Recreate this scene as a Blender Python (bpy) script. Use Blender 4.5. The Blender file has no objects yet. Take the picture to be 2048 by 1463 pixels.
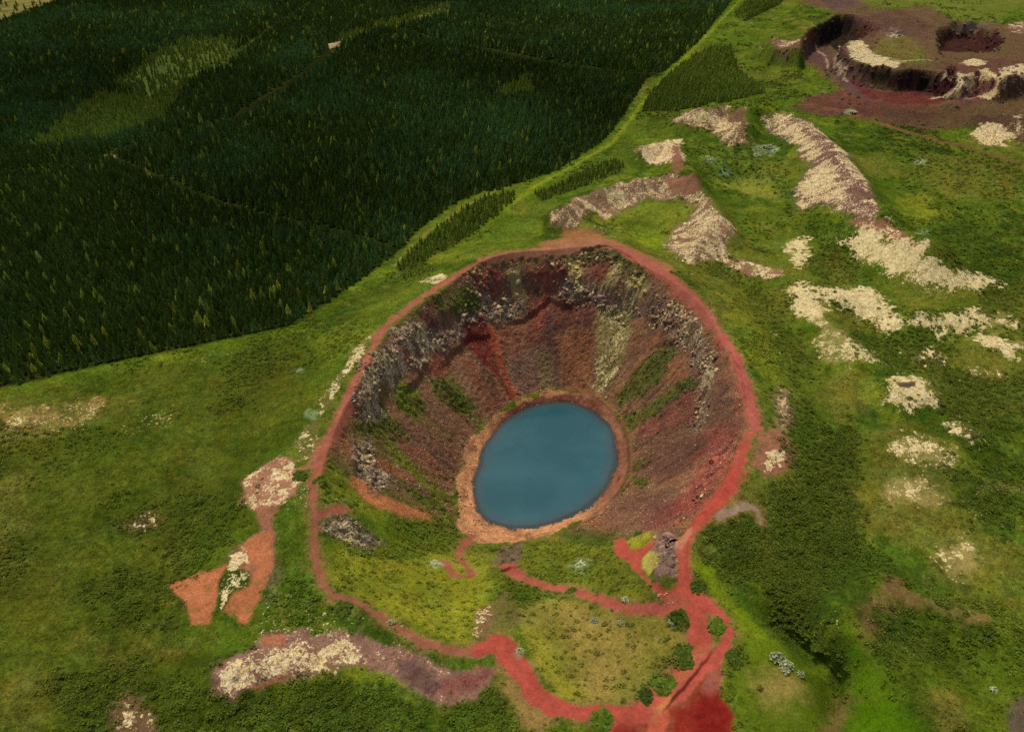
import bpy, bmesh, math, random
import numpy as np

# ------------------------------------------------------------------ camera
scene = bpy.context.scene
cam_data = bpy.data.cameras.new('camera')
cam_data.sensor_fit = 'HORIZONTAL'
cam_data.sensor_width = 36.0
cam_data.lens = 26.37
cam_data.clip_start = 1.0
cam_data.clip_end = 30000.0
cam = bpy.data.objects.new('camera', cam_data)
scene.collection.objects.link(cam)
cam.location = (0.0, 0.0, 180.0)
cam.rotation_euler = (math.radians(90 - 35), 0, 0)
scene.camera = cam

# ------------------------------------------------------------------ sky, sun, exposure
SUN_EL, SUN_AZ = math.radians(68), math.radians(-34)      # azimuth from +Y towards +X
world = bpy.data.worlds.new('World')
scene.world = world
world.use_nodes = True
wn = world.node_tree
bg = wn.nodes['Background']
sky = wn.nodes.new('ShaderNodeTexSky')
sky.sky_type = 'NISHITA'
sky.sun_disc = False
sky.sun_elevation = SUN_EL
sky.sun_rotation = SUN_AZ
sky.dust_density = 5.0
sky.ozone_density = 1.0
sky.air_density = 0.8
wn.links.new(sky.outputs[0], bg.inputs[0])
bg.inputs[1].default_value = 0.072
sun_data = bpy.data.lights.new('sun', 'SUN')
sun_data.energy = 1.5
sun_data.angle = math.radians(10)
sun_data.color = (1.0, 0.90, 0.74)
sun = bpy.data.objects.new('sun', sun_data)
scene.collection.objects.link(sun)
sun.location = (-300, 300, 600)
sun.rotation_euler = (math.radians(90) - SUN_EL, 0, math.pi - SUN_AZ)
scene.view_settings.view_transform = 'Standard'
scene.view_settings.look = 'None'
scene.view_settings.exposure = 0.62
scene.view_settings.gamma = 1.0
scene.view_settings.use_curve_mapping = False
scene.render.engine = 'CYCLES'
scene.cycles.use_denoising = False
scene.cycles.max_bounces = 5
scene.cycles.diffuse_bounces = 2
scene.cycles.transparent_max_bounces = 8

# ------------------------------------------------------------------ survey of the place, in metres
CENTRE = (14.4, 243.5)
RINGS = {0:[(-16.0,225.2,-42),(-13.9,241.9,-42),(-8.9,262.0,-42),(1.4,277.3,-42),(15.9,286.1,-42),(28.0,286.9,-42),(39.3,278.4,-42),(45.7,267.3,-42),(46.2,255.1,-42),(43.1,237.2,-42),(34.1,220.9,-42),(21.2,211.1,-42),(7.1,205.8,-42),(-4.7,206.6,-42),(-11.8,211.1,-42)],1:[(-22.7,217.4,-38.5),(-20.7,241.3,-38.5),(-9.0,270.3,-38.5),(3.8,285.5,-38.5),(23.4,294.0,-38.5),(41.3,289.5,-38.5),(50.1,271.4,-38.5),(52.5,247.8,-38.5),(47.8,226.0,-38.5),(36.1,211.8,-39),(24.7,205.3,-39.5),(6.9,197.6,-39),(-12.2,194.7,-38.5),(-19.6,199.5,-38)],2:[(42.7,325.8,-8),(19.2,329.8,-8),(-6.0,326.5,-7),(-22.3,303.4,-6),(-38.8,277.9,-6),(-47.4,256.5,-7),(-52.7,234.2,-8),(-52.8,214.3,-9),(-47.3,199.9,-12),(-41.2,187.1,-13),(-44.3,173.7,-11),(-39.5,161.8,-12),(-26.1,155.4,-14),(-16.3,162.3,-20),(-3.9,161.9,-17),(5.9,163.7,-18),(20.6,162.7,-16),(33.7,160.3,-9),(44.3,164.4,-5),(52.5,174.8,-5),(66.6,197.0,-8),(73.7,221.3,-10),(77.8,247.4,-8),(78.9,270.0,-6),(71.0,294.6,-6),(58.0,318.4,-8)],3:[(43.3,346.1,12),(19.0,341.0,12),(4.0,339.9,12),(-10.8,333.3,12),(-20.2,322.6,11),(-31.0,304.7,10),(-43.1,287.4,9),(-53.0,269.2,8),(-55.5,253.3,8),(-59.1,237.3,7),(-61.9,225.8,6),(-64.0,212.2,5),(-64.2,198.4,5),(-65.0,186.8,4),(-63.4,173.8,3),(-59.4,156.7,1),(-54.7,143.3,0),(-46.7,138.0,0),(-37.5,133.7,-1),(-26.9,127.1,-1),(-11.5,123.2,-1),(-3.3,124.8,-1),(4.7,112.8,-1),(13.5,106.6,-1),(28.8,106.6,-1),(38.7,113.6,0),(47.9,124.1,0),(49.7,136.4,1),(50.7,150.0,2),(54.0,162.0,3),(64.0,172.8,4),(73.4,185.8,5),(80.8,201.3,6),(85.3,215.5,7),(87.2,232.7,8),(87.2,248.2,9),(87.4,266.8,9),(85.8,283.6,10),(80.8,301.4,10),(71.5,316.5,11),(62.0,328.3,11),(52.4,337.1,12)]}
RIDGES = [([(26.7,399.0),(42.0,423.1),(69.6,442.0),(96.0,452.9),(112.0,430.8),(115.7,397.6),(112.0,371.3),(94.9,353.2)],10,8.5),([(35.7,395.3),(48.4,380.6),(60.6,367.4)],8,6),([(114.0,377.7),(121.2,342.2),(135.8,331.5)],10,3),([(126.7,570.1),(159.1,597.2),(180.9,590.5),(165.4,543.8)],13,10),([(192.9,577.6),(208.9,567.6),(212.5,511.1),(209.1,454.5),(200.6,400.0),(201.3,360.9),(206.8,337.9)],17,14),([(88.4,509.6),(110.9,520.0),(111.3,480.4),(111.9,437.3)],10,7),([(-75.4,112.5),(-64.6,120.5),(-51.6,122.0),(-37.8,119.7),(-25.2,113.9),(-15.7,108.3),(-8.3,113.2)],9,6),([(-88.3,184.1),(-80.1,191.5),(-73.2,177.1)],10,3),([(-85.8,153.9),(-79.4,142.6)],6,2),([(184.5,369.3),(196.0,351.5),(207.9,332.2),(227.5,321.9)],18,4.5),([(136.9,311.4),(140.3,293.1),(143.4,264.4)],14,5.5),([(151.2,311.4),(169.4,297.5),(170.8,284.5)],12,5.5),([(183.9,288.7),(212.0,290.9),(226.7,288.7)],12,5.5),([(151.7,234.8),(158.6,234.8)],12,7),([(165.4,210.3),(165.9,209.5)],9,3.5),([(142.5,203.2),(152.0,200.5)],14,3),([(92.1,201.1),(94.2,193.3)],9,3.5),([(76.0,133.8),(82.4,127.2),(88.2,116.5),(84.7,106.7)],6,-7),([(93.6,128.1),(97.0,115.9),(103.2,103.5)],12,8),([(61.3,138.1),(68.2,126.5),(71.9,111.6)],10,2),([(96.6,204.1),(105.8,188.6),(99.9,161.6)],22,-4),([(111.0,143.4),(118.1,136.4),(129.0,129.7)],12,3),([(102.6,122.5),(116.2,122.5)],10,-3),([(213.3,268.3),(200.5,268.3)],10,3),([(-77.7,1026.2),(-172.6,853.5),(-223.1,657.9)],40,7),([(-12.5,829.6),(77.3,785.2)],50,6),([(-328.1,769.0),(-277.5,811.5)],40,5),([(120.6,101.6),(128.4,106.9)],7,3),([(346.5,603.9),(392.5,623.5),(422.6,635.2)],8,3),([(348.6,832.2),(408.8,852.5),(410.4,784.8)],14,3)]
LOCALS = [([(47.3,156.1),(45.5,145.6)],5,4),([(32.0,144.0),(40.9,144.0)],8,2)]
PLATEAU = [([(228.8,624.3),(280.4,769.0),(302.3,910.2),(386.0,1104.5),(511.8,1306.2),(671.2,1280.6),(888.2,1389.0),(1207.6,1280.6),(527.1,489.9),(395.8,551.0),(342.2,592.9),(294.0,608.9),(255.0,611.7)],6,22),([(246.6,780.3),(291.8,884.8),(377.0,1046.2),(491.2,1218.5),(1145.2,1218.5),(617.1,605.0),(424.4,638.1),(390.0,619.7),(390.0,650.9),(372.9,635.0),(359.0,616.7),(357.4,635.0),(353.8,641.3),(349.1,652.5),(325.4,655.8),(304.2,665.8),(296.8,692.1),(304.9,733.9),(289.2,733.9),(271.2,750.2)],16,6)]
PITS = [([(283.6,784.8),(326.2,857.8),(365.2,907.5),(380.4,896.0),(372.3,832.2),(348.2,784.8),(316.7,758.6),(297.4,718.2),(262.2,667.5),(257.8,722.1)],21,9,1.0),([(413.6,793.1),(442.9,836.8),(472.3,865.6),(499.0,865.6),(498.6,826.7),(476.4,770.6),(441.1,716.9),(406.3,701.7),(379.7,701.7)],15,12,None),([(359.8,656.6),(373.3,672.6),(383.1,675.9),(383.5,659.8),(363.6,635.2),(350.5,629.3)],8,5,None),([(59.1,402.2),(77.9,412.9),(94.2,405.7),(83.9,378.7),(67.4,378.7)],5,9,None),([(131.1,483.2),(155.8,502.4),(170.9,483.2),(159.4,431.8),(140.2,439.8)],5,12,None),([(343.6,1002.6),(387.1,1111.6),(435.1,1174.4),(462.6,1152.8),(426.7,1036.7),(379.6,1009.3)],8,14,None)]
SCARPS = [([(84.3,105.9),(89.6,116.6),(84.7,126.5),(76.9,136.4)],4.0,9),([(54.9,122.8),(48.4,116.2),(42.0,110.0),(37.4,105.1)],1.3,5),([(-9.3,308.4),(-19.7,300.2),(-27.2,289.7),(-34.4,274.9)],3.2,5),([(37.6,328.0),(26.3,327.0),(19.0,330.1),(6.4,321.0),(-4.6,317.1)],3.0,5),([(64.2,313.1),(55.5,320.8),(47.6,327.8)],3.0,5),([(-37.9,274.9),(-40.4,268.6),(-45.7,255.3),(-46.1,248.2)],3.0,5),([(-60.0,219.4),(-56.6,204.1),(-56.1,194.9)],3.0,5),([(72.0,220.1),(76.7,238.8),(80.6,251.7),(77.9,258.9)],2.2,4),([(74.6,285.0),(70.6,290.8),(64.2,294.2)],2.5,4),([(85.8,211.0),(88.5,225.8),(90.7,243.8),(89.9,254.0)],2.0,3),([(66.2,319.1),(59.2,334.7),(48.9,348.0),(31.8,342.4)],1.5,4),([(42.4,142.7),(42.7,147.3),(42.8,152.0)],1.6,3),([(4.4,172.0),(-0.7,171.6),(-4.3,167.7),(-5.2,163.5)],2.0,4)]
#<HEIGHT>
def srgb(c):
    v = np.array(c, float) / 255.0
    return np.where(v <= 0.04045, v / 12.92, ((v + 0.055) / 1.055) ** 2.4)

def _h(ix, iy, seed):
    n = (ix.astype(np.uint32) * np.uint32(374761393) + iy.astype(np.uint32) * np.uint32(668265263) + np.uint32(seed * 1442695041 & 0xffffffff))
    n = (n ^ (n >> np.uint32(13))) * np.uint32(1274126177)
    n = n ^ (n >> np.uint32(16))
    return n.astype(np.float32) * np.float32(1.0 / 4294967295.0)

def vnoise(x, y, seed=0):
    fx = np.floor(x); fy = np.floor(y)
    ix = fx.astype(np.int64); iy = fy.astype(np.int64)
    u = (x - fx).astype(np.float32); v = (y - fy).astype(np.float32)
    u = u * u * (3 - 2 * u); v = v * v * (3 - 2 * v)
    a = _h(ix, iy, seed); b = _h(ix + 1, iy, seed); c = _h(ix, iy + 1, seed); d = _h(ix + 1, iy + 1, seed)
    return (a * (1 - u) + b * u) * (1 - v) + (c * (1 - u) + d * u) * v

def fbm(x, y, size, octaves=3, seed=0, rough=0.5):
    """-1..1, features about `size` metres across"""
    t = 0.0; amp = 1.0; s = 0.0; f = 1.0 / size
    ca, sa = math.cos(0.6), math.sin(0.6)
    for o in range(octaves):
        t = t + amp * (vnoise(x * f + 13.7 * o, y * f - 7.1 * o, seed + o) * 2 - 1)
        s += amp; amp *= rough; f *= 2.03
        x, y = ca * x - sa * y, sa * x + ca * y
    return t / s

def sstep(a, b, v):
    t = np.clip((v - a) / (b - a), 0, 1)
    return t * t * (3 - 2 * t)

def seg_dist(x, y, pts, widths=None):
    """distance to a polyline; with widths also the width at the nearest point"""
    best = np.full(x.shape, 1e9, np.float32); wb = np.zeros(x.shape, np.float32)
    for i in range(len(pts) - 1):
        ax, ay = pts[i]; bx, by = pts[i + 1]
        dx, dy = bx - ax, by - ay
        L2 = max(dx * dx + dy * dy, 1e-9)
        t = np.clip(((x - ax) * dx + (y - ay) * dy) / L2, 0, 1)
        d = np.hypot(x - (ax + t * dx), y - (ay + t * dy))
        if widths is None:
            best = np.minimum(best, d)
        else:
            w = widths[i] + (widths[i + 1] - widths[i]) * t
            e = d - w * 0.5
            m = e < best
            best = np.where(m, e, best)
    return best

def poly_sd(x, y, pts):
    """signed distance, positive inside"""
    n = len(pts); inside = np.zeros(x.shape, bool); best = np.full(x.shape, 1e9, np.float32)
    for i in range(n):
        ax, ay = pts[i]; bx, by = pts[(i + 1) % n]
        dx, dy = bx - ax, by - ay
        L2 = max(dx * dx + dy * dy, 1e-9)
        t = np.clip(((x - ax) * dx + (y - ay) * dy) / L2, 0, 1)
        best = np.minimum(best, np.hypot(x - (ax + t * dx), y - (ay + t * dy)))
        if ay != by:
            c = ((ay > y) != (by > y)) & (x < (bx - ax) * (y - ay) / (by - ay) + ax)
            inside ^= c
    return np.where(inside, best, -best)

def near_box(x, y, pts, margin):
    xs = [p[0] for p in pts]; ys = [p[1] for p in pts]
    return np.nonzero((x > min(xs) - margin) & (x < max(xs) + margin) & (y > min(ys) - margin) & (y < max(ys) + margin))[0]

# crater rings as tables over the angle around the lake's middle
CX, CY = CENTRE
NT = 1440
TH = np.linspace(-math.pi, math.pi, NT, endpoint=False)
def ring_table(pts):
    th = np.array([math.atan2(p[1] - CY, p[0] - CX) for p in pts]); r = np.array([math.hypot(p[0] - CX, p[1] - CY) for p in pts]); z = np.array([p[2] for p in pts])
    o = np.argsort(th)
    R = np.interp(TH, th[o], r[o], period=2 * math.pi); Zt = np.interp(TH, th[o], z[o], period=2 * math.pi)
    k = np.exp(-0.5 * (np.arange(-24, 25) / 9.0) ** 2); k /= k.sum()
    f = lambda a: np.convolve(np.concatenate([a[-24:], a, a[:24]]), k, 'valid')
    return f(R), f(Zt)
RT = [ring_table(RINGS[i]) for i in range(4)]

def crater_polar(x, y):
    th = np.arctan2(y - CY, x - CX); r = np.hypot(x - CX, y - CY)
    q = (th + math.pi) / (2 * math.pi) * NT
    i0 = np.floor(q).astype(int) % NT; i1 = (i0 + 1) % NT; f = q - np.floor(q)
    RR = [t[0][i0] * (1 - f) + t[0][i1] * f for t in RT]
    ZZ = [t[1][i0] * (1 - f) + t[1][i1] * f for t in RT]
    return th, r, RR, ZZ

def base_height(x, y):
    """the lie of the land, without tussocks and stones"""
    x = np.asarray(x, float); y = np.asarray(y, float)
    shp = x.shape; x = x.ravel(); y = y.ravel()
    h = 2.2 * fbm(x, y, 90.0, 3, 3) + 0.5 * fbm(x, y, 18.0, 2, 8)
    h = h + 3.0 * sstep(900, 2500, y) * fbm(x, y, 400.0, 2, 5)
    for pts, w, H in RIDGES:
        i = near_box(x, y, pts, 3 * w)
        if len(i):
            d = seg_dist(x[i], y[i], pts)
            h[i] += H * np.exp(-(d / w) ** 2) * (1 + 0.25 * fbm(x[i], y[i], w, 2, 17))
    for pts, H, w in PLATEAU:
        i = near_box(x, y, pts, w)
        if len(i):
            h[i] += H * sstep(-w, w * 0.6, poly_sd(x[i], y[i], pts) + (w < 15) * 5.0 * fbm(x[i], y[i], 14.0, 4, 37))
    for pts, depth, w, floor in PITS:
        i = near_box(x, y, pts, w)
        if len(i):
            sd = poly_sd(x[i], y[i], pts) + 4.0 * fbm(x[i], y[i], 16.0, 4, 23)
            k = sstep(0, w, sd) * (1 + 0.12 * fbm(x[i], y[i], 25.0, 2, 29))
            h[i] -= k * (depth if floor is None else np.maximum(0, h[i] - floor))
    th, r, RR, ZZ = crater_polar(x, y)
    R0, R1, R2, R3 = RR; Z0, Z1, Z2, Z3 = ZZ
    d = r - R3
    fall = 1 - sstep(3.0, 46.0, d)
    out = h + (Z3 - h) * fall
    z = out.copy()
    m = r < R3
    a = np.clip((r - R2) / (R3 - R2), 0, 1); an = np.clip(a + (0.16 * fbm(th * 60.0, r, 9.0, 3, 43)) * (a > 0) * (1 - a), 0, 1)
    steep = sstep(215, 250, y)
    g = np.interp(an, [0, 0.08, 0.38, 1], [0, 0.05, 0.56, 1]); z2 = Z2 + (Z3 - Z2) * (a * (1 - steep) + g * steep)
    b = np.clip((r - R1) / (R2 - R1), 0, 1); z1 = Z1 + (Z2 - Z1) * (0.85 * b + 0.15 * b * b)
    c = np.clip((r - R0) / (R1 - R0), 0, 1); z0 = Z0 + (Z1 - Z0) * c ** 1.3
    e = np.clip(1 - r / R0, 0, 1); zb = Z0 - 9.0 * (1 - (1 - e) ** 2)
    zi = np.where(r > R2, z2, np.where(r > R1, z1, np.where(r > R0, z0, zb)))
    z[m] = zi[m]
    if len(LOCALS):
        for pts, w, H in LOCALS:
            i = near_box(x, y, pts, 3 * w)
            if len(i):
                z[i] += H * np.exp(-(seg_dist(x[i], y[i], pts) / w) ** 2)
    for pts, D, fd in SCARPS:
        i = near_box(x, y, pts, 4 * fd)
        if len(i):
            xx = x[i] + 0.7 * fbm(x[i], y[i], 4.0, 2, 47); yy = y[i] + 0.7 * fbm(x[i], y[i], 4.0, 2, 53)
            best = np.full(len(i), 1e9); side = np.zeros(len(i)); tt = np.zeros(len(i)); n = len(pts) - 1
            for j in range(n):
                ax, ay = pts[j]; dx, dy = pts[j + 1][0] - ax, pts[j + 1][1] - ay
                t = np.clip(((xx - ax) * dx + (yy - ay) * dy) / (dx * dx + dy * dy), 0, 1)
                d_ = np.hypot(xx - ax - t * dx, yy - ay - t * dy); k = d_ < best
                best = np.where(k, d_, best); side = np.where(k, dx * (yy - ay) - dy * (xx - ax), side); tt = np.where(k, (j + t) / n, tt)
            z[i] -= D * np.where(side > 0, np.exp(-best / fd) * np.minimum(1, best / 0.5), 0) * np.sqrt(np.clip(np.sin(math.pi * tt), 0, 1))
    return z.reshape(shp)
#</HEIGHT>

# ------------------------------------------------------------------ zones of the ground, in metres
# kind, colour, points, opacity, edge softness, edge wander, lichen, vegetation, shrub, rock, break-up, surface
ZONES = [
('p',(66,74,20),(-2393,2046,-2352,2084,-2310,2122,-2263,2159,-2216,2196,-2170,2236,-2122,2277,-2074,2319,-2024,2363,-1961,2385,-1898,2408,-1834,2430,-1772,2458,-1710,2487,-1645,2513,-1579,2540,-1512,2567,-1439,2597,-1368,2632,-1295,2667,-1221,2703,-1143,2737,-1065,2772,-987,2810,-905,2744,-814,2642,-778,2481,-748,2345,-723,2227,-702,2121,-762,2060,-821,2003,-845,1916,-868,1835,-895,1769,-889,1704,-879,1635,-865,1560,-888,1501,-913,1448,-934,1392,-895,1335,-857,1279,-814,1216,-772,1129,-755,1079,-743,1037,-730,994,-772,979,-815,965,-857,952,-898,938,-939,924,-979,910,-1019,896,-1056,881,-1093,866,-1129,851,-1164,837,-1199,822,-1234,808,-1269,795,-1304,782,-1337,769,-1371,756,-1404,743,-1436,730,-1466,771,-1497,813,-1530,858,-1563,903,-1595,949,-1630,998,-1666,1049,-1703,1102,-1743,1158,-1786,1218,-1831,1280,-1881,1348,-1934,1419,-1988,1493,-2046,1572,-2105,1654,-2168,1741,-2239,1837,-2318,1941),0.7,10,12,None,None,None,None,0.0,None),
('p',(112,102,46),(-2106,2300,-2039,2309,-1968,2315,-1898,2320,-1827,2327,-1765,2339,-1705,2356,-1643,2370,-1579,2382,-1504,2371,-1432,2364,-1465,2301,-1499,2241,-1560,2204,-1617,2166,-1671,2125,-1731,2112,-1792,2102,-1854,2093,-1915,2083,-1975,2073,-2037,2181),0.75,5,6,0.3,None,None,None,0.5,None),
('p',(152,126,74),(-2022,2255,-1951,2266,-1880,2278,-1809,2290,-1747,2309,-1688,2332,-1625,2351,-1571,2319,-1602,2214,-1669,2198,-1736,2181,-1811,2169,-1886,2158,-1962,2148),0.6,3,5,0.36,None,None,None,0.8,None),
('p',(112,102,46),(-1729,1834,-1714,1884,-1699,1935,-1642,1860,-1588,1789,-1568,1717,-1546,1646,-1526,1578,-1530,1529,-1533,1480,-1604,1526,-1676,1573,-1695,1657,-1711,1743),0.6,6,8,None,None,None,None,0.5,None),
('p',(112,102,46),(-1311,1134,-1275,1150,-1237,1166,-1195,1122,-1156,1081,-1165,1047,-1173,1015,-1213,1021,-1253,1026,-1281,1079),0.6,5,6,None,None,None,None,0.5,None),
('p',(112,102,46),(-1191,1260,-1142,1254,-1093,1248,-1046,1244,-1015,1284,-982,1326,-949,1276,-917,1228,-950,1190,-981,1152,-1027,1157,-1072,1161,-1119,1166,-1155,1213),0.5,6,8,None,None,None,None,0.6,None),
('p',(54,68,22),(-1239,1426,-1199,1445,-1159,1466,-1118,1485,-1051,1449,-985,1411,-977,1351,-969,1292,-1018,1298,-1066,1302,-1114,1307,-1176,1366),0.6,6,8,None,None,0.8,None,0.5,None),
('p',(54,68,22),(-1191,1151,-1154,1166,-1117,1181,-1079,1196,-1022,1177,-966,1157,-908,1136,-828,1093,-757,1059,-750,1027,-742,994,-791,994,-842,996,-893,998,-944,999,-993,1000,-1042,999,-1091,998,-1122,1047,-1155,1098),0.6,6,8,None,None,0.8,None,0.5,None),
('p',(54,68,22),(-1328,1797,-1263,1814,-1199,1835,-1134,1855,-1065,1838,-991,1809,-913,1772,-899,1692,-881,1607,-951,1605,-1018,1598,-1081,1585,-1167,1625,-1255,1665,-1291,1730),0.5,6,8,None,None,0.6,None,0.5,None),
('p',(54,68,22),(-733,1224,-679,1185,-633,1158,-591,1138,-548,1116,-498,1118,-447,1120,-395,1120,-343,1120,-297,1097,-251,1073,-206,1049,-162,1053,-119,1064,-75,1073,-31,1083,1,1042,32,1002,-16,998,-63,993,-111,987,-158,984,-205,982,-253,981,-300,979,-347,977,-394,974,-441,970,-487,966,-533,963,-579,960,-625,957,-671,954,-717,951,-724,990,-729,1026,-732,1060,-727,1103,-726,1156),0.6,5,7,None,None,0.8,None,0.4,None),
('p',(104,76,56),(-1261,1660,-1235,1732,-1166,1763,-1128,1715,-1176,1664),0.7,1.5,2,0.38,None,None,None,0.4,None),
('l',(92,106,22),(-2205,2334,70,-2170,2342,68,-2136,2351,66,-2103,2363,64,-2071,2374,62,-2036,2385,60,-2000,2400,60,-1963,2414,60,-1926,2430,60,-1889,2446,60,-1853,2463,60,-1817,2481,60,-1781,2500,60,-1744,2518,60,-1706,2536,60,-1668,2553,60,-1628,2569,60,-1588,2585,60,-1548,2602,60,-1508,2618,60,-1467,2634,60,-1427,2653,60,-1387,2673,60,-1345,2690,60,-1302,2706,61,-1260,2726,62,-1217,2745,64,-1173,2763,65,-1128,2779,66,-1083,2797,68,-1038,2815,69,-993,2834,70,-964,2879,70,-935,2922,70,-903,2963,70,-871,3005,70,-842,3061,70,-811,3118,70,-779,3174,70,-746,3231,70,-711,3298,67,-676,3364,63,-638,3431,60),0.45,3,3,None,None,None,None,0.0,None),
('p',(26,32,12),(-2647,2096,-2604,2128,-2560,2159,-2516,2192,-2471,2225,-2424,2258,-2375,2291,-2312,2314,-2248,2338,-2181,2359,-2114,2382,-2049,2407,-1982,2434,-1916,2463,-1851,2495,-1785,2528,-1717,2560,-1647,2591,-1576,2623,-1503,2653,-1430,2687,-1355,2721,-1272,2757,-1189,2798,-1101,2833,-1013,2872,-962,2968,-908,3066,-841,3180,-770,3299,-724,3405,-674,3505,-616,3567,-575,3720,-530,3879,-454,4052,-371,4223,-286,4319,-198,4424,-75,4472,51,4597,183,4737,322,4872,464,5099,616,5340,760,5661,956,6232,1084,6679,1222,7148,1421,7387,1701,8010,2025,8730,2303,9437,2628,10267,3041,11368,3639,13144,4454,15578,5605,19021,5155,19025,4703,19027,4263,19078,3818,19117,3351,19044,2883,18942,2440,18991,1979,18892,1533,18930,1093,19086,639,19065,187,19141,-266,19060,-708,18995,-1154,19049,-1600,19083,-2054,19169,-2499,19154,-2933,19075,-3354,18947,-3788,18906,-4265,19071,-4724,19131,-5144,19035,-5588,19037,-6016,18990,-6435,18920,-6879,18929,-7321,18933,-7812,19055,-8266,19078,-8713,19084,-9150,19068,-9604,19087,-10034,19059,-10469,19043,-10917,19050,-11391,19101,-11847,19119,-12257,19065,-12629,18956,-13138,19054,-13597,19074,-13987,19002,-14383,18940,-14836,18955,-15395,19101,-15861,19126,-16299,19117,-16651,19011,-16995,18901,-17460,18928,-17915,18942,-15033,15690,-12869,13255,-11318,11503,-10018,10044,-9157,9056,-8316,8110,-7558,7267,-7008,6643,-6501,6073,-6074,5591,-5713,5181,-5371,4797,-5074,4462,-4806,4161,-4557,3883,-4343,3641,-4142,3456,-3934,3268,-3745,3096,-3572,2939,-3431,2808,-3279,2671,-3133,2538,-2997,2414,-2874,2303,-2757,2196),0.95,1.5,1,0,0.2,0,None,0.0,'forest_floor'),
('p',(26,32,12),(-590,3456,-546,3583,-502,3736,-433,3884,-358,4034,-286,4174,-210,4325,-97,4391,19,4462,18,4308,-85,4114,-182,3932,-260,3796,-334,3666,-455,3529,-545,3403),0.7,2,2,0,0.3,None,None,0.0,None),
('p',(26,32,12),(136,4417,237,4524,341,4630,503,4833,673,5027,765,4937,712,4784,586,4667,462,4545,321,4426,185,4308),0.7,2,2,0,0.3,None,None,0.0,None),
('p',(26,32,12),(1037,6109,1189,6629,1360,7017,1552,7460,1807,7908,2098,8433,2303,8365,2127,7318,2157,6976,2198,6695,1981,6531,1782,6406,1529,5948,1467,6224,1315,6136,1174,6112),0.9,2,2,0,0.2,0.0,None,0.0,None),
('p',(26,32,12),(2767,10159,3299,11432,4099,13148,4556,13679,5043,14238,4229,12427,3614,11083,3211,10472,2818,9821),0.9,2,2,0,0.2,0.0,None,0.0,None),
('p',(76,90,40),(-3548,6818,-3567,7142,-3560,7437,-3550,7744,-3611,8553,-3509,8800,-3303,8760,-3098,8716,-2894,8673,-2757,7624,-2814,7346,-2858,7061,-2927,6850,-2994,6653,-3045,6437,-3308,6659),0.85,12,16,None,0.5,None,None,0.0,None),
('p',(62,74,34),(-3447,5279,-3471,5574,-3499,5901,-3524,6250,-3575,6679,-3409,6629,-3249,6587,-3080,6525,-2736,5955,-2808,5802,-2868,5639,-2931,5492,-3064,5439,-3190,5378,-3321,5331),0.6,14,16,None,0.5,None,None,0.0,None),
('p',(128,120,66),(-7473,9077,-7348,9198,-7194,9287,-7074,9428,-6945,9565,-6787,9668,-6616,9759,-6455,9870,-6299,9998,-6264,10420,-6263,10935,-6303,11576,-6768,12726,-7459,14361,-7822,14386,-8140,14331,-8498,14346,-8831,14322,-9174,14313,-9531,14326,-9846,14278,-10202,14291,-10495,14217,-10865,14249,-11214,14252,-9582,11999,-8385,10342),0.9,4,6,None,None,None,None,0.4,None),
('p',(90,96,48),(-1846,8604,-1708,9057,-1539,9441,-1376,9694,-1194,9865,-1018,10158,-817,10802,-751,9878,-942,9632,-1124,9393,-1296,9152,-1470,8978,-1596,8560,-1716,8198),0.7,3,4,None,None,None,None,0.0,None),
('p',(170,150,110),(-1922,8321,-1811,8430,-1747,8196,-1851,8095),0.9,1,2,None,None,None,None,0.0,None),
('p',(150,130,80),(-2875,5157,-2835,5226,-2761,5114,-2810,5069),0.8,1,2,None,None,None,None,0.0,None),
('l',(30,36,14),(-1289,9093,60,-1166,9032,60,-1045,8988,60,-921,8906,60,-794,8767,60,-663,8539,60,-546,8373,60,-435,8254,60,-327,8140,60,-223,8044,60,-121,7974,60,-12,7900,60,96,7823,60,201,7742,60,304,7653,60,406,7583,60,507,7517,60,619,7480,60,731,7447,60,842,7411,60,952,7376,60,1061,7342,60,1158,7321,60,1257,7314,60,1356,7310,60,1453,7299,60),0.9,2,2,0,None,None,None,0.0,None),
('l',(30,34,14),(-2839,5157,50,-2811,5243,50,-2776,5323,50,-2736,5396,50,-2692,5463,50,-2650,5537,50,-2612,5624,50,-2556,5677,50,-2500,5732,50,-2446,5793,50,-2386,5845,50,-2319,5884,50,-2257,5934,50,-2194,5988,50,-2155,6111,50,-2109,6225,50,-2065,6349,50,-2020,6480,50,-1986,6657,50,-1954,6855,50,-1918,7055,50,-1897,7287,50,-1866,7496,50,-1839,7738,50,-1817,8026,50,-1781,8274,50,-1717,8496,52,-1665,8811,55,-1609,9148,58,-1539,9441,60,-1440,9579,60,-1338,9714,60,-1229,9815,60,-1117,9905,60,-1011,10083,60,-906,10308,60,-814,10952,60,-683,11249,60,-548,11590,60,-404,11954,60,-250,12221,60),0.8,2,2,0,None,None,None,0.0,None),
('l',(30,36,12),(-2839,5157,30,-2734,5070,30,-2620,4963,30,-2517,4873,30,-2412,4777,30,-2315,4693,30,-2223,4615,30,-2135,4549,30,-2048,4481,30,-1963,4416,30,-1880,4353,30,-1799,4291,30,-1720,4231,30,-1645,4194,30,-1570,4157,30,-1497,4122,30,-1425,4087,30,-1355,4055,30,-1285,4022,30,-1214,3984,30,-1149,3951,30,-1085,3918,30,-1022,3883,30,-959,3849,30,-898,3819,30,-837,3785,30,-778,3756,30,-723,3707,30,-669,3655,30,-616,3608,30),0.8,1,1,0,None,None,None,0.0,None),
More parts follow.
